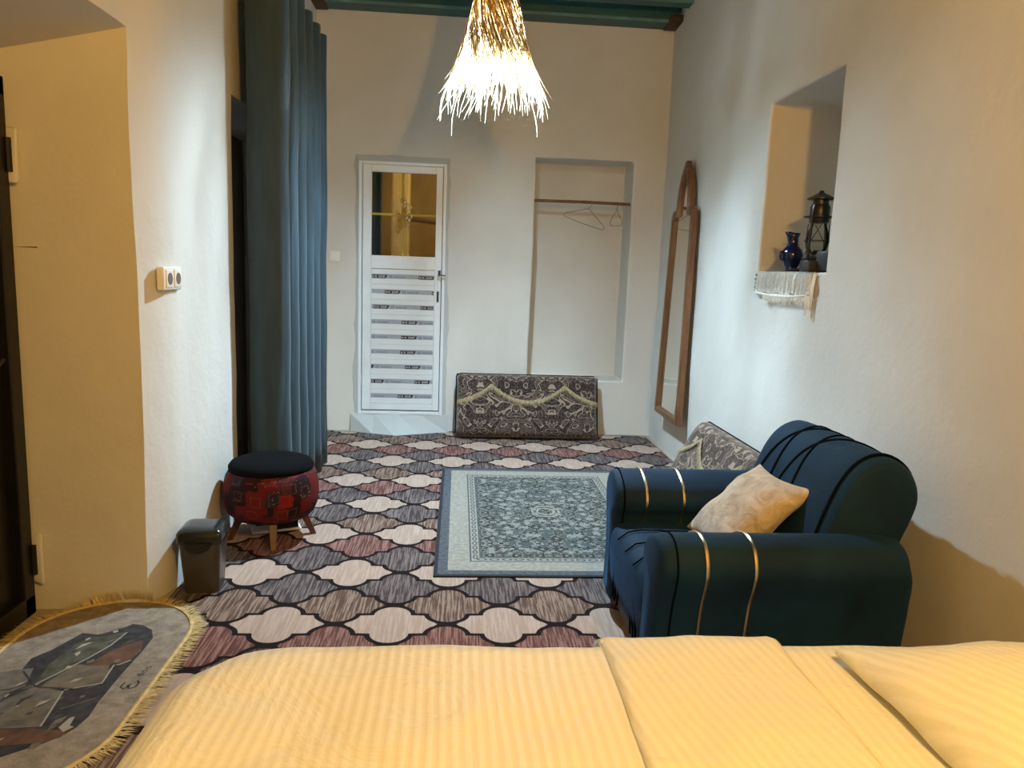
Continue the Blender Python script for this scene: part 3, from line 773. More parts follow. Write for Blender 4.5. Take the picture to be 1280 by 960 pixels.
tag(obj('twisted_shade', bm, 'straw', pe, True), kind='stuff')
bm = bmesh.new()
for k in range(340):
    a0 = rnd.uniform(0, 2 * pi); zs = rnd.uniform(2.50, 2.66); ze = rnd.uniform(2.22, 2.44) if rnd.random() < .88 else rnd.uniform(2.13, 2.24)
    tuft = .05 * sin(a0 * 7) + .04 * sin(a0 * 17); ze += tuft * .6
    rr = rnd.uniform(.74, 1.0) if rnd.random() < .9 else rnd.uniform(1.0, 1.12); lay = rnd.uniform(-.012, .016); tw = rnd.uniform(-.15, .5); pts = []
    for j in range(7):
        t = j / 6; z = zs + (ze - zs) * t; r = (prof(z) + lay) * (1 + (rr - 1) * t * t) ; a = a0 + tw * t
        pts.append((r * cos(a), r * sin(a), z - .0 * t))
    tube(bm, pts, [.0036, .0036, .0034, .003, .0026, .002, .001], 3)
tag(obj('straw_fringe', bm, 'strawpale', pe, True), kind='stuff')
bm = bmesh.new(); tube(bm, [(0, 0, 2.80), (0, 0, 3.42)], .005, 6); obj('cord', bm, 'black', pe, True)
bm = bmesh.new(); lathe(bm, [(.008, 2.84), (.02, 2.82), (.02, 2.76), (.014, 2.73)], n=14); obj('lamp_holder', bm, 'black', pe, True)
bm = bmesh.new(); lathe(bm, [(.05, 3.44), (.05, 3.42), (.01, 3.40)], n=20); obj('ceiling_rose', bm, 'white', pe, True)

# ------------------------------------------------------------ switch, double socket
sw = thing('light_switch', 'small square white light switch left of the glazed door', 'switch', (-1.037, BY - .002, 1.47))
bm = bmesh.new(); rbox(bm, .088, .012, .088, .004, (0, -.004, 0)); obj('plate', bm, 'white', sw, True)
bm = bmesh.new(); rbox(bm, .058, .008, .058, .003, (0, -.012, 0)); obj('rocker', bm, 'white', sw, True)
so = thing('wall_socket', 'white double power socket on the left wall pier', 'socket', (LX - .004, 3.135, 1.322))
bm = bmesh.new(); rbox(bm, .03, .19, .092, .006, (.012, 0, 0)); obj('plate', bm, 'white', so, True)
for s_ in (-1, 1):
    bm = bmesh.new(); rbox(bm, .006, .07, .07, .0028, (.029, s_ * .044, 0), 2)
    p_ = obj('outlet', bm, 'white', so, True)
    bm = bmesh.new(); tube(bm, [(.030, s_ * .044, 0), (.0335, s_ * .044, 0)], .024, 18); obj('outlet_well', bm, 'hole', p_, True)

# ------------------------------------------------------------ niche pole and hangers
rl = tag(obj('clothes_pole', (lambda b_: (tube(b_, [(.595, BY + .075, 2.0), (1.02, BY + .075, 2.004), (1.45, BY + .075, 2.0)], .013, 10), b_)[1])(bmesh.new()), 'rod', smooth=True), 'brown wooden pole spanning the tall niche in the back wall', 'pole')
def hanger(label, loc, rz, tilt):
    o = thing('wire_hanger', label, 'hanger', loc, rz)
    bm = bmesh.new(); r0 = .0165
    hook = [(r0 * cos(radians(a)), 0, r0 * sin(radians(a))) for a in range(-10, 200, 15)]
    hook = [(-.012, 0, -.045)] + [(.014, 0, -.02)] + hook
    tube(bm, hook, .0022, 6)
    c_, s_ = cos(tilt), sin(tilt)
    def rt(x, z): return (x * c_ - z * s_ - .012, 0, x * s_ + z * c_ - .048)
    tri = [rt(0, 0), rt(.02, -.012), rt(.17, -.095), rt(.185, -.115), rt(.172, -.130), rt(0, -.135), rt(-.17, -.130), rt(-.185, -.115), rt(-.17, -.095), rt(-.02, -.012), rt(0, 0)]
    tube(bm, tri, .0022, 6); obj('wire_body', bm, 'wire', o, True); return o
hanger('black wire hanger tilted on the niche pole, left and larger looking one', (1.095, BY + .075, 2.0), 0, radians(-17))
hanger('wire hanger turned edge-on at the right end of the niche pole', (1.33, BY + .085, 2.0), radians(62), radians(4))

# ------------------------------------------------------------ mirror
mi_ = thing('wall_mirror', 'tall arched wooden framed mirror hanging on the right wall', 'mirror')
def mconv(u, v, w):   # u along y (towards the camera), v height, w out of the wall
    k = v / 1.92
    yc = 5.466 + .036 * k
    x = 1.648 + .01 * k - .03 * (1 - k)
    return (x - w, yc - u * (1 - .235 * min(k, 1.0) * .94), .335 + v)
def outline(off):
    hb = .31 - off; ht = .31 - off; pts = [(-hb, off), (hb, off)]
    zs = 1.52; pts += [(ht, zs - .02 - off * .2), (ht - .012, zs + .022 - off), (ht - .05, zs + .045 - off), (.185 - off * .9, zs + .045 - off)]
    for i in range(1, 9):
        t = i / 8; pts.append(((.185 - off * .9) * (1 - t ** 2.1), zs + .045 - off + (.345 - off * .45) * (t ** .8)))
    r = [p for p in pts[1:]]; l = [(-x, z) for x, z in reversed(r[:-1])]
    return r + l
A, B = outline(0), outline(.055)
bm = bmesh.new()
rs = [[mconv(u, v, w_) for u, v in pt] for pt, w_ in ((A, -.008), (A, .026), (outline(.012), .036), (outline(.042), .036), (B, .022), (B, .004))]
R_ = [[bm.verts.new(p) for p in r] for r in rs]; n = len(A)
for a, b_ in zip(R_, R_[1:] + R_[:1]):
    for i in range(n): bm.faces.new((a[i], a[(i + 1) % n], b_[(i + 1) % n], b_[i]))
obj('frame', bm, 'honey', mi_, True)
bm = bmesh.new(); f = bm.faces.new([bm.verts.new(mconv(u, v, .012)) for u, v in outline(.05)]); f2 = bm.faces.new([bm.verts.new(mconv(u, v, .006)) for u, v in reversed(outline(.05))])
obj('mirror_glass', bm, 'mirror', mi_, smooth='keep' if False else False)

# ------------------------------------------------------------ backrest cushions with damask and fringe
def bolster(name, label, L_, Hh, T_, crestphase=0):
    o = thing(name, label, 'cushion', group=None)
    bm = bmesh.new(); nu, nv = 34, 16
    def f(u, v, s_):   # u,v in -1..1
        e = (1 - abs(u) ** 14) * (1 - abs(v) ** 6); t = T_ / 2 * max(0, e) ** .45
        y = s_ * t * (1 + .05 * nz((u * 2, v * 2, s_), 1.5))
        z = Hh / 2 + v * Hh / 2
        return Vector((u * L_ / 2 * (1 - .012 * (1 - abs(v))), y, z))
    G = {}
    for s_ in (-1, 1):
        for i in range(nu + 1):
            for j in range(nv + 1):
                u, v = -1 + 2 * i / nu, -1 + 2 * j / nv; u = math.copysign(abs(u) ** .8, u); v = math.copysign(abs(v) ** .8, v)
                if i in (0, nu) or j in (0, nv):
                    k = (0, i, j)
                else: k = (s_, i, j)
                if k not in G: G[k] = bm.verts.new(f(u, v, s_))
    for s_ in (-1, 1):
        for i in range(nu):
            for j in range(nv):
                ks = []
                for a, b_ in ((i, j), (i + 1, j), (i + 1, j + 1), (i, j + 1)):
                    ks.append(G[(0, a, b_)] if (a in (0, nu) or b_ in (0, nv)) else G[(s_, a, b_)])
                try: bm.faces.new(ks)
                except ValueError: pass
    obj('cover', bm, 'damask', o, smooth='all')
    bm = bmesh.new()
    pts = []
    for k in range(61):
        u = -1 + 2 * k / 60; ph = ((u + .52) / 1.04) % 1.0   # crests where ph==0
        z = Hh * (.84 - .27 * sin(pi * ph) ** .8)
        pts.append((u * .985, z))
    def srf(u, z):
        v = (z - Hh / 2) / (Hh / 2); e = max(0, (1 - abs(u) ** 14) * (1 - abs(v) ** 6)) ** .45
        return -T_ / 2 * e * 1.02 - .007
    for (u0_, z0_), (u1_, z1_) in zip(pts, pts[1:]):
        vs_ = [bm.verts.new((u_ * L_ / 2, srf(u_, z_ + dz) - .002, z_ + dz)) for u_, z_, dz in ((u0_, z0_, 0), (u1_, z1_, 0), (u1_, z1_, -.022), (u0_, z0_, -.022))]
        bm.faces.new(vs_)
    rnd = random.Random(9)
    for k in range(420):
        q = k / 420 * 60; i = int(q); t = q - i; u_ = pts[i][0] + (pts[i + 1][0] - pts[i][0]) * t; z_ = pts[i][1] + (pts[i + 1][1] - pts[i][1]) * t
        l = rnd.uniform(.045, .058); dx = rnd.uniform(-.004, .004)
        bm.faces.new([bm.verts.new(p) for p in ((u_ * L_ / 2 - .0014, srf(u_, z_) - .003, z_ - .018), (u_ * L_ / 2 + .0014, srf(u_, z_) - .003, z_ - .018), (u_ * L_ / 2 + dx, srf(u_, z_ - l) - .004 - rnd.random() * .006, z_ - l))])
    tag(obj('fringe_trim', bm, 'trim_gold', o, smooth='keep'), kind='stuff')
    bm = bmesh.new(); tube(bm, [(-L_ / 2, 0, .03)] + [(-L_ / 2, 0, Hh - .02), (-L_ / 2 + .03, 0, Hh), (L_ / 2 - .03, 0, Hh), (L_ / 2, 0, Hh - .02), (L_ / 2, 0, .03)], .006, 6); obj('piping', bm, 'c_line', o, True)
    return o
b1 = bolster('floor_backrest', 'brown and cream damask floor backrest leaning under the wall niche', 1.20, .535, .17)
b1.location = (.598, 6.085, .022); b1.rotation_euler = (radians(-17), 0, radians(.5))
b2 = bolster('floor_backrest', 'damask floor backrest leaning on the right wall behind the blue sofa', 1.20, .56, .17)
b2.location = (1.30, 3.86, .03); b2.rotation_euler = (0, 0, 0)
b2.rotation_euler = (Matrix.Rotation(radians(-90), 3, 'Z') @ Matrix.Rotation(radians(-29), 3, 'X')).to_euler()

# ------------------------------------------------------------ armchair (petrol blue)
sf = thing('armchair', 'petrol blue velvet armchair with rolled back and gold strips against the right wall', 'armchair', (1.05, 2.55, 0))
def W2(x, y, z): return Vector((x - 1.05, y - 2.55, z))
def cat(p, n=5, closed=True):
    out = []; N_ = len(p)
    for i in range(N_ if closed else N_ - 1):
        q = [p[(i + j - 1) % N_] if closed else p[min(max(i + j - 1, 0), N_ - 1)] for j in range(4)]
        for k in range(n):
            u = k / n
            out.append(tuple(.5 * (2 * q[1][c] + (q[2][c] - q[0][c]) * u + (2 * q[0][c] - 5 * q[1][c] + 4 * q[2][c] - q[3][c]) * u * u + (3 * q[1][c] - q[0][c] - 3 * q[2][c] + q[3][c]) * u ** 3) for c in range(len(p[0]))))
    if not closed: out.append(tuple(p[-1]))
    return out
def arm(yo, yi, out, dx=0):
    # section in y,z ; yo outer side, yi inner side
    wd = abs(yi - yo); s_ = 1 if yi > yo else -1
    sec = [(.02, .09), (.0, .14), (.012, .28), (-.006, .40), (-.03, .47), (-.042, .52), (-.03, .565), (.0, .597), (.045, .610), (.09, .606), (.14, .588), (.18, .560), (.20, .52), (.195, .48), (.18, .45), (.17, .35), (.17, .09)]
    sec = [(yo + s_ * a, b_) for a, b_ in sec]; dense = cat(sec[:-1] + [sec[-1]], 4); cy, cz = yo + s_ * .09, .33
    bm = bmesh.new(); rings = []
    X_ = [(.625, .80), (.632, .91), (.645, .965), (.665, .99), (.69, 1), (1.0, 1), (1.26, 1), (1.34, .995), (1.385, .97), (1.405, .93), (1.415, .85)]
    for x, k in X_:
        x += dx if x < .8 else 0
        if x < .8: rings.append([W2(x, cy + (a - cy) * k, cz + (b_ - cz) * (1 - (1 - k) * .35)) for a, b_ in dense])
        else: rings.append([W2(x + .03 * sin(pi * min(1, max(0, (b_ - .1) / .45))) * (k < 1), cy + (a - cy) * k, cz + (b_ - cz) * (1 - (1 - k) * .5)) for a, b_ in dense])
    loft(bm, rings); ar = obj('armrest', bm, 'velvet', sf, smooth='all')
    for xs in (.765, .915):
        bm = bmesh.new(); o_ = []
        loop = cat(sec[2:16] if out else sec[5:16], 4, False)
        pts = [W2(xs, cy + (a - cy) * 1.012, cz + (b_ - cz) * 1.006) for a, b_ in loop]
        tube(bm, pts, .0055, 6); g = obj('gold_strip', bm, 'brass', ar, True)
    # seam of the front panel
    bm = bmesh.new(); tube(bm, [W2(.675, cy + (a - cy) * 1.012, cz + (b_ - cz) * 1.004) for a, b_ in cat(sec[1:16], 4, False)], .0035, 5); obj('seam', bm, 'piping', ar, True)
arm(2.115, 2.33, True); arm(3.0, 2.79, True, .02)
# seat
bm = bmesh.new()
sec = []
for i in range(22):   # x,z section of the seat cushion and bulging front
    pass
prof_ = [(.70, .10), (.655, .13), (.632, .20), (.628, .28), (.622, .345), (.632, .395), (.665, .425), (.72, .435), (.9, .43), (1.25, .415), (1.25, .10)]
rings = []
for j, y in enumerate([2.285, 2.30, 2.33, 2.45, 2.57, 2.69, 2.80, 2.83, 2.845]):
    k = 1 - .03 * (abs(y - 2.565) / .28) ** 6
    rings.append([W2(.95 + (x - .95) * k, y, .25 + (z - .25) * k) for x, z in prof_])
loft(bm, rings); se = obj('seat', bm, 'velvet', sf, smooth='all'); md = se.modifiers.new('s', 'SUBSURF'); md.levels = 1; md.render_levels = 2
for d in (0, .045, .09):   # curved stitched lines on the front of the seat
    bm = bmesh.new(); pts = []
    for k in range(25):
        t = k / 24; y = 2.37 + d * .9 + (.39 - 1.8 * d) * t; h = .14 + (.235 - d * 1.2) * sin(pi * t) ** .45
        xx = .632 - .010 * min(1, max(0, (h - .2) / .14)) + .010 * max(0, (h - .345) / .05)
        pts.append(W2(xx + .006, y, h))
    tube(bm, pts, .004, 5); obj('stitched_line', bm, 'piping', se, True)
for y in (2.44, 2.565, 2.69):
    bm = bmesh.new(); tube(bm, [W2(.60 + .03, y, .40), W2(.668, y, .431), W2(.72, y, .440), W2(.9, y, .436), W2(1.18, y, .424)], .003, 5); obj('stitched_line', bm, 'piping', se, True)
bm = bmesh.new(); box(bm, -.38, .40, -.38, .40, .07, .14); obj('base_frame', bm, 'black', sf, bevel=.01)
for x in (.70, 1.40):
    for y in (2.2, 2.93):
        bm = bmesh.new(); lathe(bm, [(.018, .009), (.022, .012), (.032, .05), (.035, .09)], tuple(W2(x, y, 0)), 12); obj('foot', bm, 'footwood', sf, True)
# rolled back
bsec = [(1.16, .34), (1.175, .45), (1.20, .56), (1.235, .67), (1.275, .76), (1.325, .82), (1.39, .845), (1.45, .83), (1.50, .785), (1.52, .72), (1.505, .65), (1.475, .57), (1.455, .48), (1.45, .30), (1.45, .12), (1.17, .12)]
bx, bz = 1.35, .60
ys = [(2.235, .86), (2.243, .93), (2.262, .98), (2.29, 1.0), (2.45, 1.012), (2.6, 1.018), (2.75, 1.012), (2.87, 1.0), (2.895, .98), (2.912, .93), (2.92, .86)]
bd = cat(bsec, 4)
bm = bmesh.new(); loft(bm, [[W2(bx + (x - bx) * k, y, bz + (z - bz) * k) for x, z in bd] for y, k in cat(ys, 2, False)])
bk = obj('backrest', bm, 'velvet', sf, smooth='all')
def onback(y, t):   # t along section from the seat up over the top (0..1)
    seq_ = bsec[1:10]; q = t * (len(seq_) - 1); i = min(int(q), len(seq_) - 2); u = q - i
    p0 = seq_[max(0, i - 1)]; p1 = seq_[i]; p2 = seq_[i + 1]; p3 = seq_[min(len(seq_) - 1, i + 2)]
    def cr_(a, b_, c_, d): return .5 * ((2 * b_) + (-a + c_) * u + (2 * a - 5 * b_ + 4 * c_ - d) * u * u + (-a + 3 * b_ - 3 * c_ + d) * u ** 3)
    x = cr_(p0[0], p1[0], p2[0], p3[0]); z = cr_(p0[1], p1[1], p2[1], p3[1]); k = 1.016
    return W2(bx + (x - bx) * k, y, bz + (z - bz) * k)
for f_ in (lambda t: 2.80 - .05 * t + .06 * (1 - t) ** 2 - .12 * (1 - t), lambda t: 2.86 - .42 * t ** 1.6 + .02 , lambda t: 2.57 + .03 * t - .02, lambda t: 2.70 - .42 * t ** 1.6, lambda t: 2.293):
    bm = bmesh.new(); tube(bm, [onback(f_(k / 24), k / 24) for k in range(25)], .0058, 6); obj('piping_line', bm, 'piping', bk, True)

# ------------------------------------------------------------ pillow maker
def pillow_bm(w_, h_, t_, pinch=.12, seed=1, n=22, flatb=1.0):
    bm = bmesh.new(); G = {}
    for s_ in (-1, 1):
        for i in range(n + 1):
            for j in range(n + 1):
                u, v = sin(pi / 2 * (-1 + 2 * i / n)), sin(pi / 2 * (-1 + 2 * j / n)); eg = i in (0, n) or j in (0, n)
                k = (0, i, j) if eg else (s_, i, j)
                if k in G: continue
                x = u * (1 - pinch * (1 - v * v)); y = v * (1 - pinch * (1 - u * u))
                e = max(0, (1 - u * u) * (1 - v * v)) ** .5
                z = s_ * t_ / 2 * e * (flatb if s_ < 0 else 1) + (.06 * t_ * nz((u * 2.2, v * 2.2, s_), 1, seed)) + .035 * t_ * nz((u * 6, v * 6, s_), 1, seed + 3) * e
                G[k] = bm.verts.new((x * w_ / 2, y * h_ / 2, z))
    for s_ in (-1, 1):
        for i in range(n):
            for j in range(n):
                ks = [G[(0, a, b_)] if (a in (0, n) or b_ in (0, n)) else G[(s_, a, b_)] for a, b_ in ((i, j), (i + 1, j), (i + 1, j + 1), (i, j + 1))]
                try: bm.faces.new(ks)
                except ValueError: pass
    return bm
th = tag(obj('throw_pillow', pillow_bm(.40, .40, .17, .13, 2), 'beigevelvet', smooth='all'), 'beige crushed velvet throw pillow resting on the blue armchair seat', 'pillow')
e1 = Vector((.27, .03, .235)).normalized(); e2 = Vector((.03, -1, -.03)); e2 = (e2 - e1 * e2.dot(e1)).normalized(); e3 = e1.cross(e2)
if e3.z < 0: e3 = -e3; e2 = -e2
th.matrix_world = Matrix((e1, e2, e3)).transposed().to_4x4()
th.location = (1.088, 2.605, .548)

# ------------------------------------------------------------ bed
bed = thing('bed', 'low single bed in the foreground under cream striped bedding', 'bed', (.55, 1.0, 0))
bm = bmesh.new(); box(bm, -1.02, .62, -.48, .54, .12, .24); obj('bed_frame', bm, 'legwood', bed, bevel=.01)
for x in (-.98, .58):
    for y in (-.44, .50):
        bm = bmesh.new(); box(bm, x - .03, x + .03, y - .03, y + .03, .0095, .12); obj('leg', bm, 'legwood', bed, bevel=.004)
bm = bmesh.new(); rbox(bm, 1.74, 1.08, .27, .05, (-.2, .03, .378)); obj('mattress', bm, 'mattress', bed, True)
def rrect(x0, x1, y0, y1, r, n=8):
    out = []
    for cx0, cy0, a0 in ((x1 - r, y1 - r, 0), (x0 + r, y1 - r, 90), (x0 + r, y0 + r, 180), (x1 - r, y0 + r, 270)):
        for i in range(n + 1):
            a = radians(a0 + 90 * i / n); out.append((cx0 + r * cos(a), cy0 + r * sin(a)))
    res = []
    for i, p in enumerate(out):
        q = out[(i + 1) % len(out)]; k = 1
        if i % (n + 1) == n: k = 40 if (i // (n + 1)) % 2 == 0 else 18
        res += [(p[0] + (q[0] - p[0]) * j / k, p[1] + (q[1] - p[1]) * j / k) for j in range(k)]
    return res
bx0, bx1, by0, by1 = -.60, 1.30, .42, 1.635
rings = []
TOP = .572
lev = [(0.0, .06), (.0, .25), (.0, .42), (.004, .47), (.014, .503), (.03, .526), (.055, .54), (.085, TOP)]
for d, z in lev:
    rings.append((d, z))
for k in range(1, 15): rings.append((.085 + (.585 - .085) * k / 14, TOP))
RG = []
for d, z in rings:
    pts = rrect(bx0 + d, bx1 - d, by0 + d, by1 - d, max(.012, .2 - d * .35) if d < .5 else .01)
    rg = []
    for x, y in pts:
        z2 = z
        if z >= TOP - .001: z2 += .007 * nz((x, y * .5, 0), 3.5, 2) + .0035 * nz((x * 1.3, y, 0), 9, 5) - .006 * max(0, (-.2 - x)) * 2
        elif z < .3: x, y = x + .015 * sin(x * 18 + y * 14), y + .012 * sin(x * 16)
        rg.append(Vector((x, y, z2)))
    RG.append(rg)
bm = bmesh.new(); loft(bm, RG)
bs = tag(obj('bedspread', bm, 'satin', smooth='all'), 'cream satin striped bedspread covering the whole bed', 'bedspread')
# folded quilt lying across, a thick sheet with its own profile
rings = []
XN = 26
prof2 = []
for k in range(30): prof2.append((.47 + (1.55 - .47) * k / 29, TOP + .011))
for k in range(1, 8):
    a = radians(90 - 90 * k / 7); prof2.append((1.55 + .10 * cos(a), TOP - .089 + .10 * sin(a)))
prof2 += [(1.652, .40), (1.655, .33)]
for i in range(XN + 1):
    t = i / XN; e = min(1, min(t, 1 - t) / .035 + .12) ** .5
    up, dn = [], []
    for k, (y, z) in enumerate(prof2):
        x = .342 + (.757 - .342) * t + .012 * nz((y, t, 0), 4, 7) * (1 if t < .5 else .8) - .03 * max(0, 1.3 - y) * (t > .5) * t
        ridge = .006 * nz((x * 2.2, y, 1), 4, 9) + .003 * nz((x, y, 1), 14, 9)
        dd = .008 * (e - 1)
        if y < 1.62: up.append(Vector((x, y, z + dd + ridge)))
        else: up.append(Vector((x, y + dd + ridge * .5 + .006, z)))
        dn.append(Vector((x, y, TOP + .001)) if k < 30 else Vector((x, y - .004, z - .004)))
    rings.append(up + list(reversed(dn)))
bm = bmesh.new(); loft(bm, rings)
tag(obj('folded_quilt', bm, 'satin2', smooth='all'), 'cream striped quilt folded into a band across the bed', 'quilt')
pb = pillow_bm(.52, .70, .21, .05, 5, 28, .3)
pw = tag(obj('bed_pillow', pb, 'satin3', smooth='all'), 'cream striped bed pillow at the right end of the bed', 'pillow')
pw.location = (1.115, 1.14, .592); pw.rotation_euler = (radians(1), radians(-1), radians(1))

# ------------------------------------------------------------ stool
st = thing('drum_stool', 'round stool with black seat, red kilim drum and splayed wooden legs', 'stool', (-.925, 3.74, .009))
bm = bmesh.new()
pr = [(.185, .125), (.212, .15), (.228, .19), (.234, .24), (.232, .29), (.222, .335), (.205, .365)]
n = 48; uvl = bm.loops.layers.uv.new('UVMap'); R_ = [[bm.verts.new(p) for p in circ((0, 0, z), r, n)] for r, z in pr]
for i, (a, b_) in enumerate(zip(R_, R_[1:])):
    for k in range(n):
        f = bm.faces.new((a[k], a[(k + 1) % n], b_[(k + 1) % n], b_[k]))
        for l, (uu, vv) in zip(f.loops, ((k, i), (k + 1, i), (k + 1, i + 1), (k, i + 1))): l[uvl].uv = (uu / n, vv / (len(pr) - 1))
bm.faces.new(R_[0]); bm.faces.new(R_[-1])
obj('drum', bm, 'kilim', st, smooth='all')
bm = bmesh.new(); lathe(bm, [(.19, .352), (.206, .366), (.207, .385), (.195, .402), (.16, .414), (.09, .422), (.01, .424)], n=40); obj('seat', bm, 'seatblack', st, smooth='all')
for a in (200, 290, 20, 110):
    a = radians(a - 5); bm = bmesh.new()
    t0, t1 = Vector((.14 * cos(a), .14 * sin(a), .15)), Vector((.205 * cos(a), .205 * sin(a), .0))
    rr = [circ(t0 + (t1 - t0) * t, .030 - .010 * t, 4, 2, a + pi / 4) for t in (0, .5, 1)]
    loft(bm, rr); obj('leg', bm, 'legwood', st, bevel=.004)
# a pair of slippers pushed under the stool
sl = thing('slipper', 'dark slipper with pale sole on the carpet under the drum stool', 'slipper', (-.93, 3.84, .009), radians(20))
bm = bmesh.new(); rbox(bm, .25, .09, .014, .006, (0, 0, .008), 3); obj('sole', bm, 'white', sl, True)
bm = bmesh.new(); rings = []
for k in range(6):
    x = -.01 + .12 * k / 5; h = .05 - .02 * (k / 5) ** 2; rings.append([Vector((x, .045 * cos(pi * j / 8) * (1 - .25 * (k / 5) ** 2), .016 + h * sin(pi * j / 8))) for j in range(9)])
loft(bm, rings, False, False); bmesh.ops.solidify(bm, geom=bm.faces[:], thickness=.004); obj('strap', bm, 'black', sl, True)

# ------------------------------------------------------------ waste bin
bn = thing('waste_bin', 'small black lidded waste bin standing by the left wall', 'bin', (-1.058, 3.12, .009), radians(4))
def rr4(wx, wy, z, r=.02): return [Vector((x, y, z)) for x, y in (lambda q: q)([(cx0 + r * cos(radians(a0 + 22.5 * i)), cy0 + r * sin(radians(a0 + 22.5 * i))) for cx0, cy0, a0 in ((wx - r, wy - r, 0), (-wx + r, wy - r, 90), (-wx + r, -wy + r, 180), (wx - r, -wy + r, 270)) for i in range(5)])]
bm = bmesh.new(); loft(bm, [rr4(.068, .062, 0), rr4(.070, .064, .01), rr4(.084, .08, .225), rr4(.086, .082, .232)]); obj('bin_body', bm, 'binbody', bn, smooth=True)
bm = bmesh.new(); loft(bm, [rr4(.090, .086, .222), rr4(.092, .088, .228), rr4(.092, .088, .262), rr4(.087, .083, .272), rr4(.070, .066, .284), rr4(.05, .046, .288)]); lid = obj('lid', bm, 'blackgloss', bn, smooth=True)
bm = bmesh.new(); rings = []
for k in range(9):
    x = -.055 + .11 * k / 8; d = sin(pi * k / 8) ** .6; rings.append([Vector((x, -.087, .232)), Vector((x, -.096, .228)), Vector((x, -.097, .222 - .035 * d)), Vector((x, -.082, .224 - .038 * d))])
loft(bm, rings); obj('lid_latch', bm, 'blackgloss', lid, True)

# ------------------------------------------------------------ niche in the right wall: lantern, jug, box, dish, crochet cloth
NX = RX
la = thing('oil_lantern', 'dark hurricane oil lantern standing in the wall niche', 'lantern', (1.745, 3.60, 1.452))
bm = bmesh.new(); lathe(bm, [(.062, 0), (.066, .006), (.066, .05), (.05, .064), (.03, .072), (.028, .085)], n=28); obj('fuel_tank', bm, 'lantern', la, True)
bm = bmesh.new(); lathe(bm, [(.03, .088), (.044, .11), (.052, .145), (.046, .19), (.034, .225), (.031, .24)], n=24); obj('glass_chimney', bm, 'glass', la, True)
bm = bmesh.new(); lathe(bm, [(.04, .235), (.043, .24), (.043, .31), (.037, .325)], n=24); obj('chimney_collar', bm, 'lantern', la, True)
bm = bmesh.new(); lathe(bm, [(.034, .325), (.034, .345), (.060, .348), (.060, .353), (.035, .368), (.014, .378), (.008, .39)], n=28); obj('cap', bm, 'lantern', la, True)
bm = bmesh.new(); lathe(bm, [(.03, .255), (.068, .262), (.068, .266), (.03, .27)], n=28); obj('flange', bm, 'lantern', la, True)
for s_ in (-1, 1):
    bm = bmesh.new(); tube(bm, [(s_ * .055, 0, .04), (s_ * .07, 0, .07), (s_ * .066, 0, .16), (s_ * .058, 0, .27), (s_ * .04, 0, .32)], .0065, 8); obj('side_tube', bm, 'lantern', la, True)
bm = bmesh.new()
for k in range(4):
    a = pi / 4 + k * pi / 2; tube(bm, [(.05 * cos(a), .05 * sin(a), .08), (.056 * cos(a + .8), .056 * sin(a + .8), .15), (.046 * cos(a + 1.6), .046 * sin(a + 1.6), .23)], .002, 5)
tube(bm, [p for p in circ((0, 0, .15), .057, 20)] + [circ((0, 0, .15), .057, 20)[0]], .002, 5); obj('wire_guard', bm, 'lantern', la, True)
bm = bmesh.new(); tube(bm, [(-.07, 0, .07)] + [(.098 * cos(pi - pi * k / 12) * .8, -.05 - .03 * sin(pi * k / 12), .07 - .02 * sin(pi * k / 12)) for k in range(13)] + [(.07, 0, .07)], .002, 5); obj('bail_handle', bm, 'lantern', la, True)
bm = bmesh.new(); lathe(bm, [(.016, .085), (.02, .09), (.012, .105)], n=14); obj('burner', bm, 'brass', la, True)
la.rotation_euler = (0, 0, radians(35)); la.scale = (1.08, 1.08, 1.0)
vs0 = thing('blue_jug', 'small cobalt blue glazed jug beside the lantern in the niche', 'jug', (1.715, 3.80, 1.452))
bm = bmesh.new(); lathe(bm, [(.026, 0), (.030, .004), (.026, .014), (.036, .03), (.052, .06), (.056, .085), (.048, .11), (.030, .13), (.025, .145), (.025, .175), (.034, .195), (.031, .196), (.022, .176), (.020, .15)], n=32)
for v_ in bm.verts:
    if v_.co.z > .17 and v_.co.x < -.018: v_.co.x -= .012; v_.co.z += .006
obj('body', bm, 'bluevase', vs0, smooth='all')
bm = bmesh.new(); tube(bm, [(-.045, -.01, .10), (-.064, -.012, .098), (-.068, -.012, .075), (-.060, -.012, .058), (-.048, -.01, .06)], .006, 8); obj('handle', bm, 'bluevase', vs0, True)
bx_ = thing('dark_box', 'small dark plastic box in front of the lantern on the niche sill', 'box', (1.722, 3.445, 1.452), radians(15))
bm = bmesh.new(); rbox(bm, .05, .08, .095, .006, (0, 0, .0475)); obj('case', bm, 'darkbox', bx_, True)
bm = bmesh.new(); rbox(bm, .06, .05, .05, .006, (-.045, .055, .026)); obj('front_block', bm, 'darkbox', bx_, True)
di = tag(obj('flat_dish', (lambda b_: (lathe(b_, [(.02, 0), (.045, .004), (.05, .016), (.046, .016), (.03, .008)], n=24), b_)[1])(bmesh.new()), 'black', smooth=True), 'small flat black dish below the blue jug on the niche sill', 'dish'); di.location = (1.70, 3.705, 1.452); di.scale = (.8, .8, 1)
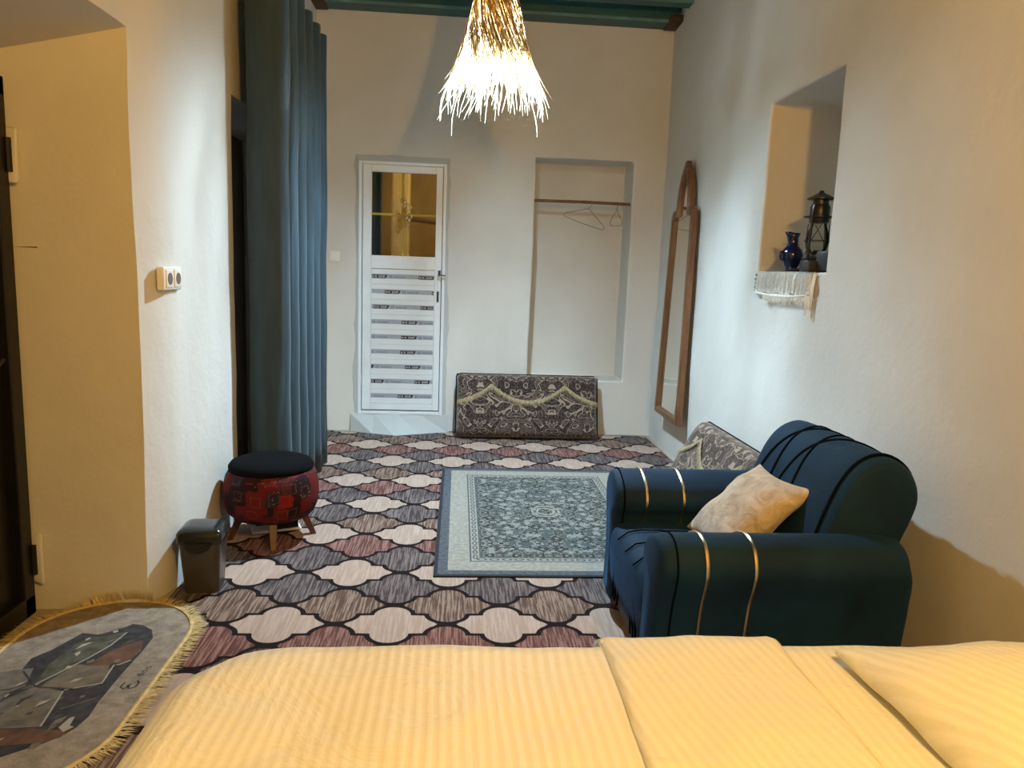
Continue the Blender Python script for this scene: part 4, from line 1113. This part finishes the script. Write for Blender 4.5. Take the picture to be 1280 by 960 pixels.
# crochet runner: lies on the sill, hangs over the edge in gathered folds
cr_o = thing('crochet_runner', 'cream crocheted runner hanging over the sill of the wall niche', 'runner')
bm = bmesh.new(); rings = []
NY = 90
prof3 = [(.22, 1.4505), (.1, 1.4505), (.02, 1.4505), (-.004, 1.449), (-.016, 1.437), (-.020, 1.40), (-.022, 1.36), (-.023, 1.335)]
for i in range(NY + 1):
    y = 3.43 + (4.10 - 3.43) * i / NY; fo = .010 * sin(i * .95) + .003 * sin(i * 2.3)
    rings.append([Vector((NX + dx + (fo if z < 1.44 else 0) - (.003 if z < 1.44 else 0), y + .003 * sin(i * 3.1) * (z < 1.4), z + (.006 * sin(i * .3) if z < 1.35 else 0))) for dx, z in prof3])
loft(bm, rings, False, False); bmesh.ops.solidify(bm, geom=bm.faces[:], thickness=.002)
obj('cloth', bm, 'crochet', cr_o, smooth='all')
bm = bmesh.new()
tube(bm, [(NX - .032, 3.45 + (4.08 - 3.45) * k / 20, 1.335 - .012 * sin(pi * k / 20)) for k in range(21)], .006, 6)
obj('hem_cord', bm, 'crochet', cr_o, True)
bm = bmesh.new(); rnd = random.Random(2)
for k in range(170):
    y = 3.42 + .54 * k / 170; l = rnd.uniform(.03, .055) + (.05 if k < 14 else 0)
    tube(bm, [(NX - .030, y, 1.335), (NX - .032 + rnd.uniform(-.006, .004), y + rnd.uniform(-.004, .004), 1.335 - l * .6), (NX - .028 + rnd.uniform(-.004, .004), y + rnd.uniform(-.008, .008), 1.335 - l)], .0016, 3)
for k in range(14):
    y = 3.405 + rnd.uniform(0, .03); tube(bm, [(NX - .012, y, 1.44), (NX - .025, y - rnd.uniform(0, .02), 1.38), (NX - .02, y + rnd.uniform(-.01, .02), 1.27 + rnd.uniform(0, .03))], .0022, 4)
tag(obj('fringe', bm, 'crochet', cr_o, True), kind='stuff')
bm = bmesh.new()
for k in range(5): bmesh.ops.create_icosphere(bm, subdivisions=1, radius=.009, matrix=Matrix.Translation((NX - .024, 4.085 + .006 * sin(k * 2), 1.43 - .022 * k)))
obj('green_edging', bm, 'greentrim', cr_o, True)
# children of rotated or moved roots are all authored in local coordinates
